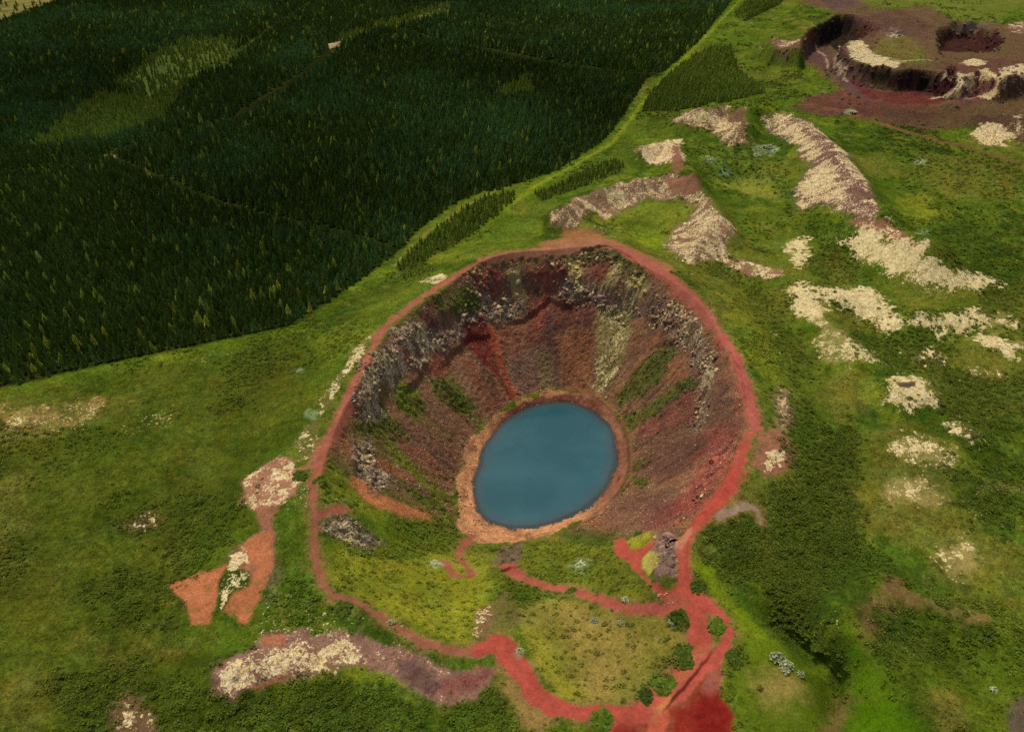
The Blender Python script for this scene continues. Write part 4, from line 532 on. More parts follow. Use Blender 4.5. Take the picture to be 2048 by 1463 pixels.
# --- base colours
G = {k: srgb(v) for k, v in dict(a=(78, 96, 26), b=(52, 70, 20), c=(108, 118, 32), d=(110, 102, 44)).items()}
n1 = fbm(X, Y, 38, 4, 101); n2 = fbm(X, Y, 13, 4, 111); n3 = fbm(X, Y, 60, 3, 121); n4 = fbm(X, Y, 4.5, 3, 131)
col = np.repeat(G['a'][None], N, 0)
def blend(c, k):
    global col
    k = np.asarray(k)[:, None]
    col = col * (1 - k) + np.asarray(c)[None] * k
blend(G['b'], 0.85 * sstep(-0.05, 0.35, n1 + 0.5 * n4))
blend(G['c'], 0.7 * sstep(0.12, 0.45, n2))
blend(G['d'], 0.55 * sstep(0.1, 0.4, n3 + 0.3 * n2))
blend(srgb((58, 78, 22)), 0.5 * sstep(0.05, 0.4, fl1))
blend(srgb((112, 116, 52)), 0.4 * sstep(0.1, 0.45, -fl1))
lich = 0.10 + 0.20 * sstep(0.25, 0.5, fbm(X, Y, 22, 4, 141)); lich = lich.astype(np.float32)
veg = np.full(N, 0.85, np.float32); shr = (0.55 * sstep(0.05, 0.4, fbm(X, Y, 26, 4, 151))).astype(np.float32); rock = np.zeros(N, np.float32)
surf = np.zeros(N, np.int8)                       # 0 grassland 1 wall 2 shore 3 path 4 forest floor 5 quarry 6 grass track
SURF = dict(crater_wall=1, lake_shore=2, footpath=3, forest_floor=4, quarry=5, grass_track=6)
# --- crater wall: streaks of scree that run down the slope
arc = th * 60.0
st1 = 0.6 * fbm(arc + 3 * n4, r * 0.16, 7.0, 4, 201) + 0.7 * fl1; st2 = fbm(arc + 4 * n4, r * 0.10, 15.0, 3, 211); st3 = 0.5 * fbm(arc, r * 0.35, 2.2, 3, 221) + 0.7 * fl2
wcol = np.repeat(srgb((132, 98, 72))[None], N, 0)
def wblend(c, k):
    global wcol
    wcol = wcol * (1 - k[:, None]) + srgb(c)[None] * k[:, None]
wblend((102, 72, 60), 0.9 * sstep(0.0, 0.35, st1))
wblend((146, 92, 62), 0.8 * sstep(0.1, 0.4, -st1))
wblend((112, 104, 54), 0.85 * sstep(0.12, 0.4, st2))
wblend((84, 58, 48), 0.6 * sstep(0.2, 0.5, st3))
wblend((166, 130, 98), 0.4 * sstep(0.25, 0.5, -st3))
wsoft = sstep(-1.5, 1.5, R3 - r + 1.5 * n4) * sstep(-1, 1, r - R1)
near_meadow = sstep(228, 190, Y + 0.25 * np.abs(X) + 1.1 * np.clip(X - 22, 0, 40) + 6 * n2)
wk = wsoft * (1 - near_meadow)
col = col * (1 - wk[:, None]) + wcol * wk[:, None]
lich = lich * (1 - wk) + wk * (0.16 + 0.2 * sstep(0.1, 0.4, st1 + n2)); veg = veg * (1 - wk) + 0.12 * wk; shr = shr * (1 - wk)
upper = sstep(-0.15, 0.25, (r - R2) / (R3 - R2)) * wk
rock = rock + 0.6 * upper * sstep(-0.05, 0.3, fbm(arc, r, 12, 3, 231)); lich = lich + 0.18 * rock
surf[(wk > 0.5)] = 1
# --- shore
sc = np.repeat(srgb((176, 126, 86))[None], N, 0)
sk = sstep(0.0, 0.5, fbm(X, Y, 6, 4, 63, 0.65))[:, None]; sc = sc * (1 - sk) + srgb((136, 94, 66))[None] * sk
rs = sstep(0.25, 0.9, np.cos(th - 0.15) + 0.3 * n2)                      # the right bank is brown
sc = sc * (1 - rs[:, None]) + srgb((124, 84, 62))[None] * rs[:, None]
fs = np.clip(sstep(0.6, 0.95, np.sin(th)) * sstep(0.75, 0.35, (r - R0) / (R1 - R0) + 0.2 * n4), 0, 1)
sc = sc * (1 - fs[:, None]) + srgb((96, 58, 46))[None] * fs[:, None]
t0_ = fbm(X, Y, 1.5, 2, 65)
bandn = fbm(arc, (r - R0) * 4, 6.0, 3, 241)
sc *= (1 + 0.4 * bandn + 0.25 * t0_)[:, None]
line = np.exp(-((r - (R0 * 0.25 + R1 * 0.75)) / 0.7) ** 2) * rs
sc *= (1 - 0.45 * line)[:, None]
wet = sstep(1.1, 0.0, r - R0 + 0.5 * n4)
sc = sc * (1 - 0.55 * wet[:, None])
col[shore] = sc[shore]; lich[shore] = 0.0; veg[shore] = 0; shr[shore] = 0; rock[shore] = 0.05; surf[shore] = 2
col[lakebed] = srgb((120, 84, 64))

# --- mapped zones
en1 = fbm(X, Y, 6.0, 3, 301); en2 = fbm(X, Y, 1.6, 2, 311); brk = fbm(X, Y, 9.0, 5, 321, 0.65)
en = (0.75 * en1 + 0.45 * en2)
tones = [fbm(X, Y, 7.0, 3, 400 + q) for q in range(3)]
for zi, (kind, c, raw, a, w, nz, li, ve, sh, ro, b, cls) in enumerate(ZONES):
    c = srgb(c)
    pts = [(raw[i] / 10.0, raw[i + 1] / 10.0) for i in range(0, len(raw), 3 if kind == 'l' else 2)]
    if kind == 'l':
        wds = [raw[i + 2] / 10.0 for i in range(0, len(raw), 3)]
        idx = near_box(X, Y, pts, max(wds) / 2 + 2 * nz + 2 * w)
        if not len(idx): continue
        sd = -seg_dist(X[idx], Y[idx], pts, wds)
    else:
        idx = near_box(X, Y, pts, 2 * nz + 2 * w)
        if not len(idx): continue
        sd = poly_sd(X[idx], Y[idx], pts)
    wki = wk[idx] * (kind == 'p')
    m0 = sstep(-w, w, sd + 1.3 * nz * (en[idx] if kind == 'p' else 0.5 * en1[idx] + 0.9 * en2[idx]) + wki * 2.2 * (st3[idx] + 0.8 * st1[idx]))
    m = a * m0
    if kind == 'p' and cls != 'footpath':
        m = m * (1 - 0.5 * (1 - wki) * 0.5 * sstep(0.05, 0.4, en2[idx]) - wki * 0.55 * sstep(0.05, 0.45, st3[idx] + 0.3 * en2[idx]))
    if wki.size and kind == 'p': c = c
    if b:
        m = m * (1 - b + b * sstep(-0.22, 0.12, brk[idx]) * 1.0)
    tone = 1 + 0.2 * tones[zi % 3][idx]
    cc = c[None] * (tone * (1 + 0.3 * wki))[:, None]  # brighter on the crater walls, making up in colour for weaker light
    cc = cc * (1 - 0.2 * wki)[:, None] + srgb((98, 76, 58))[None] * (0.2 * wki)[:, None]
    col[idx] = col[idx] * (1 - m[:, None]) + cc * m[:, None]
    mm = np.clip(m / max(a, 1e-6), 0, 1)
    if kind == 'p' and li is not None and li > 0.3 and not wki.any():
        mm = sstep(-2.4 * w, 1.6 * w + 1, sd + 1.5 * nz * en[idx])
    for arr, val in ((lich, li), (veg, ve), (shr, sh), (rock, ro)):
        if val is not None:
            arr[idx] = arr[idx] * (1 - mm) + val * mm
    if cls:
        surf[idx[m0 > 0.5]] = SURF[cls]

# --- fine tone, the same everywhere
t1 = fbm(X, Y, 2.4, 3, 501); t2 = fbm(X, Y, 9.0, 3, 511); t3 = fbm(X, Y, 30.0, 3, 521)
isveg = sstep(0.2, 0.7, veg)
lich = np.where(lich > 0.3, np.clip(lich + 0.06 + (0.75 - 0.5 * sstep(0.75, 0.97, lich)) * fl1 * sstep(0.3, 0.45, lich) + 0.18 * fbm(X, Y, 6.0, 3, 541), 0.05, 1), lich)
amp = 0.10 + 0.22 * isveg + 0.18 * wk
ispath = (surf == 3)
amp = np.where(ispath, 0.09, amp)
col *= np.clip(1 + amp * (0.9 * t1 + 0.7 * t2 + 0.5 * t3 + 0.9 * fl2 + 0.5 * fl1), 0.4, 1.8)[:, None]
hue = (0.16 * fbm(X, Y, 6.0, 3, 531) * isveg)
col[:, 0] *= 1 + hue; col[:, 1] *= 1 - 0.15 * hue; col[:, 2] *= 1 - hue
col[:, 0] *= 1 - 0.05 * isveg
col[:, 2] *= 1 - 0.15 * isveg * (col[:, 1] > col[:, 0] * 0.8)
col[ispath] *= 0.80
col = np.clip(col, 0.003, 0.85)

# --- relief: tussocks, rock, gullies
lump = fbm(X, Y, 3.4, 3, 601); lump2 = fbm(X, Y, 1.5, 2, 611)
ridge = 1 - np.abs(fbm(X + 2 * n4, Y, 8.0, 4, 621)); ridge2 = 1 - np.abs(fbm(X, Y, 3.0, 3, 631))
far = np.clip(1.0, 0, 1)
dz = veg * (0.30 * lump + 0.22 * lump2 + 0.25 * fl1) + shr * (0.8 * np.maximum(lump, -0.1) + 0.35 * lump2)
wx, wy = X + 1.6 * n4 + 0.8 * en2, Y + 1.6 * en1 - 0.8 * en2
crag = _h(np.floor(wx / 3.1).astype(np.int64), np.floor(wy / 2.3).astype(np.int64), 91) + 0.5 * _h(np.floor(wx / 1.4).astype(np.int64), np.floor(wy / 1.1).astype(np.int64), 93)
dz += rock * 2.6 * (crag - 0.75)
dz += rock * (2.0 * (ridge - 0.75) + 1.9 * (ridge2 - 0.7) + 0.8 * lump2)
gully = 1 - np.abs(st1) * 3.0; gully2 = 1 - np.abs(fl2) * 3.2
dz -= wk * (0.9 * np.clip(gully, 0, 1) ** 2 + 0.6 * np.clip(gully2, 0, 1) ** 2) * (1 - 0.4 * rock)
dz += wk * (0.7 * st1 + 0.6 * st3 + 0.4 * lump2) * (1 - 0.5 * rock)
dz += 0.22 * np.clip(lich - 0.2, 0, 1) * (lump2 + 0.6 * lump + 0.8 * fl1)
dz += np.where(surf == 5, 1.6 * fbm(X, Y, 9.0, 4, 641, 0.6) + 0.9 * (1 - 2 * np.abs(fbm(X, Y, 16.0, 3, 645))), 0)
dz += np.where(shore, 0.22 * lump2 + 0.5 * fbm(X, Y, 5, 3, 651), 0)
dz = np.where(ispath, -0.12 + 0.05 * lump, dz)
Zf = Zb + dz
Zf[lakebed & (Zf > -42.05)] = -42.05 - 0.02 * (R0 - r)[lakebed & (Zf > -42.05)]
VZ = Zf.reshape(NR, NC)

# vertex normals of the whole sheet, so that its pieces meet without seams
P3 = np.stack([GX, GY, VZ], -1)
du = np.empty_like(P3); dv = np.empty_like(P3)
du[:, 1:-1] = P3[:, 2:] - P3[:, :-2]; du[:, 0] = P3[:, 1] - P3[:, 0]; du[:, -1] = P3[:, -1] - P3[:, -2]
dv[1:-1] = P3[2:] - P3[:-2]; dv[0] = P3[1] - P3[0]; dv[-1] = P3[-1] - P3[-2]
NRM = np.cross(du, dv); NRM /= np.linalg.norm(NRM, axis=-1, keepdims=True)
NRM = NRM.reshape(-1, 3)

def ground(x, y):
    """height of the finished ground"""
    x = np.atleast_1d(np.asarray(x, float)); y = np.atleast_1d(np.asarray(y, float))
    i = np.clip(np.searchsorted(ys, y) - 1, 0, NR - 2); fv = np.clip((y - ys[i]) / (ys[i + 1] - ys[i]), 0, 1)
    u = x / (0.819 * y + 103.0)
    j = np.clip(np.searchsorted(us, u) - 1, 0, NC - 2); fu = np.clip((u - us[j]) / (us[j + 1] - us[j]), 0, 1)
    return (VZ[i, j] * (1 - fu) + VZ[i, j + 1] * fu) * (1 - fv) + (VZ[i + 1, j] * (1 - fu) + VZ[i + 1, j + 1] * fu) * fv
def at_grid(arr, x, y):
    i = np.clip(np.searchsorted(ys, y), 0, NR - 1); j = np.clip(np.searchsorted(us, x / (0.819 * y + 103.0)), 0, NC - 1)
    return arr.reshape(NR, NC)[i, j]

# ------------------------------------------------------------------ materials
def new_mat(name):
    m = bpy.data.materials.new(name); m.use_nodes = True
    t = m.node_tree; b = t.nodes['Principled BSDF']
    b.inputs['Roughness'].default_value = 0.9
    b.inputs['Specular IOR Level'].default_value = 0.0
    return m, t, b
def nd(t, typ, **kw):
    n = t.nodes.new(typ)
    for k, v in kw.items():
        if k.startswith('i_'): n.inputs[k[2:].replace('_', ' ')].default_value = v
        else: setattr(n, k, v)
    return n
def math_node(t, op, a, b=None, c=None):
    n = t.nodes.new('ShaderNodeMath'); n.operation = op
    for i, v in enumerate((a, b, c)):
        if v is None: continue
        if isinstance(v, (int, float)): n.inputs[i].default_value = v
        else: t.links.new(v, n.inputs[i])
    return n.outputs[0]
def maprange(t, v, a, b, c, d, smooth=False):
    n = t.nodes.new('ShaderNodeMapRange')
    n.interpolation_type = 'SMOOTHSTEP' if smooth else 'LINEAR'
    for k, q in (('Value', v), ('From Min', a), ('From Max', b), ('To Min', c), ('To Max', d)):
        if isinstance(q, (int, float)): n.inputs[k].default_value = q
        else: t.links.new(q, n.inputs[k])
    return n.outputs[0]
def mix_col(t, f, a, b, blend='MIX'):
    n = t.nodes.new('ShaderNodeMix'); n.data_type = 'RGBA'; n.blend_type = blend
    for s, q in ((n.inputs[0], f), (n.inputs[6], a), (n.inputs[7], b)):
        if isinstance(q, (int, float)): s.default_value = q
        elif isinstance(q, tuple): s.default_value = (*q, 1)
        else: t.links.new(q, s)
    return n.outputs[2]
def lin(c): return tuple(float(v) for v in srgb(c))

def ground_material():
    m, t, b = new_mat('ground_surface')
    L = t.links.new
    col_a = nd(t, 'ShaderNodeAttribute', attribute_name='tone')
    msk = nd(t, 'ShaderNodeAttribute', attribute_name='cover')
    sep = nd(t, 'ShaderNodeSeparateColor'); L(msk.outputs['Color'], sep.inputs[0])
    li, ve, ro = sep.outputs[0], sep.outputs[1], sep.outputs[2]
    tc = nd(t, 'ShaderNodeTexCoord')
    def noise(scale, detail=5, rough=0.6, dist=0.0):
        n = nd(t, 'ShaderNodeTexNoise'); n.inputs['Scale'].default_value = scale; n.inputs['Detail'].default_value = detail
        n.inputs['Roughness'].default_value = rough; n.inputs['Distortion'].default_value = dist
        L(tc.outputs['Object'], n.inputs['Vector']); return n.outputs['Fac']
    nf = noise(1.6, 2, 0.7); nm = noise(0.45, 3, 0.65); nl = noise(0.95, 4, 0.7); ng = noise(3.4, 1, 0.7)
    vor = nd(t, 'ShaderNodeTexVoronoi', feature='DISTANCE_TO_EDGE'); vor.inputs['Scale'].default_value = 0.55
    wob = nd(t, 'ShaderNodeVectorMath', operation='MULTIPLY_ADD')
    nv = nd(t, 'ShaderNodeTexNoise'); nv.inputs['Scale'].default_value = 0.9; nv.inputs['Detail'].default_value = 1; L(tc.outputs['Object'], nv.inputs['Vector'])
    L(nv.outputs['Color'], wob.inputs[0]); wob.inputs[1].default_value = (3.5, 3.5, 3.5); L(tc.outputs['Object'], wob.inputs[2])
    L(wob.outputs[0], vor.inputs['Vector'])
    # bare ground and grass: grain
    al = msk.outputs['Alpha']
    k1 = maprange(t, nf, 0.28, 0.72, maprange(t, al, 0, 1, 0.86, 0.5), maprange(t, al, 0, 1, 1.14, 1.5))
    k2 = maprange(t, nm, 0.25, 0.75, 0.80, 1.20)
    kg = maprange(t, ng, 0.3, 0.7, 0.76, 1.24)
    kgm = maprange(t, ve, 0.0, 1.0, 0.0, 1.0)
    kk = math_node(t, 'MULTIPLY', k1, k2)
    gmix = nd(t, 'ShaderNodeMix'); gmix.data_type = 'FLOAT'; L(kgm, gmix.inputs[0]); gmix.inputs[2].default_value = 1.0; L(kg, gmix.inputs[3])
    kk = math_node(t, 'MULTIPLY', kk, gmix.outputs[0])
    comb = nd(t, 'ShaderNodeCombineColor')
    for i in range(3): L(kk, comb.inputs[i])
    base = mix_col(t, 1.0, col_a.outputs['Color'], comb.outputs[0], 'MULTIPLY')
    # rock: grey facets
    rk = math_node(t, 'MULTIPLY', ro, maprange(t, nm, 0.42, 0.62, 0.0, 0.75, True))
    base = mix_col(t, rk, base, lin((118, 104, 90)))
    # lichen cushions with dark cracks between them
    thr = maprange(t, li, 0.0, 1.0, 0.80, 0.26)
    lm = math_node(t, 'SUBTRACT', nl, thr)
    lm = maprange(t, lm, -0.03, 0.05, 0.0, 1.0, True)
    crack = maprange(t, vor.outputs['Distance'], 0.0, 0.10, 0.45, 1.0, True)
    vor2 = nd(t, 'ShaderNodeTexVoronoi', feature='DISTANCE_TO_EDGE'); vor2.inputs['Scale'].default_value = 0.2; L(wob.outputs[0], vor2.inputs['Vector'])
    lm = math_node(t, 'MULTIPLY', math_node(t, 'MULTIPLY', lm, crack), maprange(t, vor2.outputs['Distance'], 0.0, 0.06, 0.3, 1.0, True))
    lcol = mix_col(t, maprange(t, nm, 0.35, 0.65, 0.0, 1.0), lin((202, 182, 122)), lin((226, 210, 164)))
    lcol = mix_col(t, 1.0, lcol, mix_col(t, maprange(t, ng, 0.3, 0.7, 0, 1), (0.78, 0.78, 0.78), (1.12, 1.12, 1.12)), 'MULTIPLY')
    base = mix_col(t, lm, base, lcol)
    L(base, b.inputs['Base Color'])
    hgt = math_node(t, 'ADD', math_node(t, 'MULTIPLY', nf, 0.75), math_node(t, 'MULTIPLY', nm, 0.8))
    hgt = math_node(t, 'ADD', hgt, math_node(t, 'MULTIPLY', ng, 0.22))
    bump = nd(t, 'ShaderNodeBump'); bump.inputs['Distance'].default_value = 1.0; bump.inputs['Strength'].default_value = 0.55
    L(hgt, bump.inputs['Height'])
    stg = math_node(t, 'MULTIPLY', msk.outputs['Alpha'], 0.85)
    L(stg, bump.inputs['Strength'])
    L(bump.outputs[0], b.inputs['Normal'])
    b.inputs['Roughness'].default_value = 0.95
    return m
M_GROUND = ground_material()

# ------------------------------------------------------------------ the ground, split by surface
ii = np.arange(NR * NC).reshape(NR, NC)
quads = np.stack([ii[:-1, :-1], ii[:-1, 1:], ii[1:, 1:], ii[1:, :-1]], -1).reshape(-1, 4)
fs4 = surf[quads]
fsurf = np.sort(fs4, axis=1)[:, 2]
fsurf = np.where((fs4 == 3).sum(1) >= 2, 3, fsurf)
cover = np.stack([np.clip(lich, 0, 1), np.clip(veg, 0, 1), np.clip(rock, 0, 1), np.clip(np.where(ispath, 0.12, 0.32 * veg + 0.10 * np.clip(lich, 0, 1) + 0.95 * np.maximum(wk, rock) + 0.9 * (surf == 5) + 0.35), 0, 1)], -1)
tone = np.concatenate([col, np.ones((N, 1))], 1)
XYZ = np.stack([X, Y, Zf], -1)
def sheet(name, sel):
    q = quads[sel]
    used, inv = np.unique(q, return_inverse=True)
    q = inv.reshape(-1, 4)
    me = bpy.data.meshes.new(name)
    me.vertices.add(len(used)); me.loops.add(q.size); me.polygons.add(len(q))
    me.vertices.foreach_set('co', XYZ[used].astype(np.float32).ravel())
    me.loops.foreach_set('vertex_index', q.astype(np.int32).ravel())
    me.polygons.foreach_set('loop_start', np.arange(0, q.size, 4, dtype=np.int32))
    me.polygons.foreach_set('use_smooth', np.ones(len(q), bool))
    for nm_, data in (('tone', tone), ('cover', cover)):
        at = me.attributes.new(nm_, 'FLOAT_COLOR', 'POINT')
        at.data.foreach_set('color', data[used].astype(np.float32).ravel())
    me.update(calc_edges=True)
    me.normals_split_custom_set_from_vertices(NRM[used].astype(np.float32))
    me.materials.append(M_GROUND)
    o = bpy.data.objects.new(name, me); scene.collection.objects.link(o)
    o['kind'] = 'structure'
    return o
for nm_, k in (('grassland', 0), ('crater_wall', 1), ('lake_shore', 2), ('footpath', 3), ('forest_floor', 4), ('quarry', 5), ('grass_track', 6)):
    sheet(nm_, fsurf == k)

# ------------------------------------------------------------------ the lake
def lake():
    nt, nr = 220, 30
    tt = np.linspace(-math.pi, math.pi, nt, endpoint=False)
    rr = np.interp(tt, TH, RT[0][0], period=2 * math.pi)
    vs = [(CX, CY, -42.0)]; dep = [1.0]
    for k in range(1, nr + 1):
        f = (k / nr) ** 0.6
        for a, R in zip(tt, rr):
            q = f * (R + 3.0)
            vs.append((CX + q * math.cos(a), CY + q * math.sin(a), -42.0)); dep.append(max(0.0, R - q))
    fc = [(0, 1 + i, 1 + (i + 1) % nt) for i in range(nt)]
    for k in range(nr - 1):
        a0 = 1 + k * nt; b0 = a0 + nt
        fc += [(a0 + i, b0 + i, b0 + (i + 1) % nt, a0 + (i + 1) % nt) for i in range(nt)]
    dep[0] = 30.0
    me = bpy.data.meshes.new('lake'); me.from_pydata(vs, [], fc)
    at = me.attributes.new('offshore', 'FLOAT', 'POINT'); at.data.foreach_set('value', np.array(dep, np.float32))
    me.polygons.foreach_set('use_smooth', [True] * len(fc))
    m, t, b = new_mat('lake_water')
    L = t.links.new
    a = nd(t, 'ShaderNodeAttribute', attribute_name='offshore')
    tc = nd(t, 'ShaderNodeTexCoord')
    n = nd(t, 'ShaderNodeTexNoise'); n.inputs['Scale'].default_value = 0.035; n.inputs['Detail'].default_value = 3; L(tc.outputs['Object'], n.inputs['Vector'])
    c = mix_col(t, maprange(t, n.outputs['Fac'], 0.3, 0.7, 0, 1, True), lin((36, 80, 88)), lin((50, 92, 100)))
    c = mix_col(t, maprange(t, a.outputs['Fac'], 0.0, 7.0, 0.75, 0.0, True), c, lin((66, 72, 74)))
    L(c, b.inputs['Base Color'])
    b.inputs['Roughness'].default_value = 0.06; b.inputs['IOR'].default_value = 1.33; b.inputs['Specular IOR Level'].default_value = 0.5
    w = nd(t, 'ShaderNodeTexNoise'); w.inputs['Scale'].default_value = 1.1; w.inputs['Detail'].default_value = 4; L(tc.outputs['Object'], w.inputs['Vector'])
    bu = nd(t, 'ShaderNodeBump'); bu.inputs['Strength'].default_value = 0.06; bu.inputs['Distance'].default_value = 0.3
    L(w.outputs['Fac'], bu.inputs['Height']); L(bu.outputs[0], b.inputs['Normal'])
    tr = nd(t, 'ShaderNodeBsdfTransparent'); tr.inputs[0].default_value = (0.75, 0.85, 0.85, 1)
    mx = nd(t, 'ShaderNodeMixShader'); L(maprange(t, a.outputs['Fac'], 0.0, 2.5, 0.6, 1.0, True), mx.inputs[0])
    L(tr.outputs[0], mx.inputs[1]); L(b.outputs[0], mx.inputs[2]); L(mx.outputs[0], t.nodes['Material Output'].inputs[0])
    me.materials.append(m)
    o = bpy.data.objects.new('lake', me); scene.collection.objects.link(o); o['kind'] = 'structure'
lake()

# ------------------------------------------------------------------ helpers for things
rng = np.random.default_rng(11)
def link(o, parent=None):
    scene.collection.objects.link(o)
    if parent is not None: o.parent = parent
    return o
def thing(name, label, cat, loc, rz=0.0, sc=1.0, group=None):
    o = bpy.data.objects.new(name, None); link(o)
    o.empty_display_size = 0.5
    o.location = loc; o.rotation_euler = (0, 0, rz); o.scale = sc if isinstance(sc, tuple) else (sc, sc, sc)
    o['label'] = label; o['category'] = cat
    if group: o['group'] = group
    return o
def mesh_of(name, vs, fs, mat, smooth=False):
    me = bpy.data.meshes.new(name); me.from_pydata([tuple(map(float, v)) for v in vs], [], fs)
    if smooth: me.polygons.foreach_set('use_smooth', [True] * len(fs))
    me.materials.append(mat); me.update(); return me

def leaf_material(name, source, spread=0.4):
    """source 'instance': colour carried by each scattered plant; else a fixed base colour with per-object change"""
    m, t, b = new_mat(name); L = t.links.new
    tc = nd(t, 'ShaderNodeTexCoord')
    geo = nd(t, 'ShaderNodeNewGeometry')
    if source == 'instance':
        a = nd(t, 'ShaderNodeAttribute', attribute_name='tint', attribute_type='INSTANCER'); c = a.outputs['Color']
    else:
        oi = nd(t, 'ShaderNodeObjectInfo')
        k = maprange(t, oi.outputs['Random'], 0, 1, 0.7, 1.35)
        cc = nd(t, 'ShaderNodeCombineColor')
        for i in range(3): L(k, cc.inputs[i])
        c = mix_col(t, 1.0, source, cc.outputs[0], 'MULTIPLY')
    isl = maprange(t, geo.outputs['Random Per Island'], 0, 1, 1 - spread, 1 + spread)
    ci = nd(t, 'ShaderNodeCombineColor')
    for i in range(3): L(isl, ci.inputs[i])
    c = mix_col(t, 1.0, c, ci.outputs[0], 'MULTIPLY')
    L(c, b.inputs['Base Color'])
    b.inputs['Roughness'].default_value = 0.75
    b.inputs['Specular IOR Level'].default_value = 0.02
    return m
M_LEAF = leaf_material('scattered_leaves', 'instance')
M_NEEDLES = leaf_material('needles', 'instance', 0.22)
def bark_material():
    m, t, b = new_mat('bark'); L = t.links.new
    n = nd(t, 'ShaderNodeTexNoise'); n.inputs['Scale'].default_value = 9
    L(mix_col(t, n.outputs['Fac'], lin((58, 46, 38)), lin((110, 92, 78))), b.inputs['Base Color']); return m
M_BARK = bark_material()

def crown_mesh(seed, taper=0.62, slim=0.22):
    """unit-high conifer crown: ragged skirts of boughs stacked up the stem"""
    r = random.Random(seed); vs = []; fs = []
    tiers = 7
    for k in range(tiers):
        f = k / tiers
        z0 = 0.10 + 0.86 * f; z1 = z0 + 0.86 / tiers * 1.75
        R = slim * (1 - f) ** taper * (0.88 + 0.24 * r.random())
        nb = 8; a0 = r.random() * 6.28; b = len(vs)
        ox, oy = r.uniform(-0.012, 0.012), r.uniform(-0.012, 0.012)
        vs.append((ox, oy, min(z1, 1.04)))
        for j in range(nb * 2):
            a = a0 + 6.283 * j / (nb * 2) + r.uniform(-0.12, 0.12)
            q = R * ((1.0 + 0.3 * r.random()) if j % 2 == 0 else (0.45 + 0.2 * r.random()))
            vs.append((ox + q * math.cos(a), oy + q * math.sin(a), z0 - (0.035 * r.random() if j % 2 == 0 else -0.03)))
        for j in range(nb * 2):
            fs.append((b, b + 1 + j, b + 1 + (j + 1) % (nb * 2)))
    return vs, fs
def trunk_shape(h=0.9, r0=0.022, n=6, limbs=3, seed=0):
    vs = []; fs = []
    for k in range(4):
        z = h * k / 3.0; rr = r0 * (1 - 0.85 * k / 3.0)
        for i in range(n):
            a = 6.283 * i / n; vs.append((rr * math.cos(a), rr * math.sin(a), z - 0.03))
    for k in range(3):
        for i in range(n):
            fs.append((k * n + i, k * n + (i + 1) % n, (k + 1) * n + (i + 1) % n, (k + 1) * n + i))
    rr_ = random.Random(seed)
    for j in range(limbs):
        a = 6.283 * (j + rr_.random() * 0.5) / limbs; z = 0.12 + 0.1 * j
        b = len(vs); e = 0.12
        vs += [(0, 0, z), (0, 0, z + 0.012), (e * math.cos(a), e * math.sin(a), z - 0.01)]
        fs.append((b, b + 1, b + 2))
    return vs, fs
def tuft_shape(seed, n=16, tall=1.0):
    """low leafy clump about 1 m across: separate leaf blades over a dome"""
    r = random.Random(seed); vs = []; fs = []
    for i in range(n):
        a = r.random() * 6.283; q = math.sqrt(r.random()) * 0.5
        z = (0.55 - 1.3 * q * q) * tall * (0.75 + 0.5 * r.random())
        s = 0.10 + 0.14 * r.random()
        px, py = q * math.cos(a), q * math.sin(a)
        t = a + r.uniform(-0.9, 0.9); ct, st_ = math.cos(t), math.sin(t)
        b = len(vs)
        vs += [(px - st_ * s * 0.7, py + ct * s * 0.7, z - 0.10), (px + ct * s, py + st_ * s, z - 0.02 - 0.12 * r.random()), (px + st_ * s * 0.7, py - ct * s * 0.7, z - 0.10), (px - ct * s * 0.8, py - st_ * s * 0.8, z + 0.08 * r.random())]
        fs += [(b, b + 1, b + 2), (b, b + 2, b + 3)]
    return vs, fs

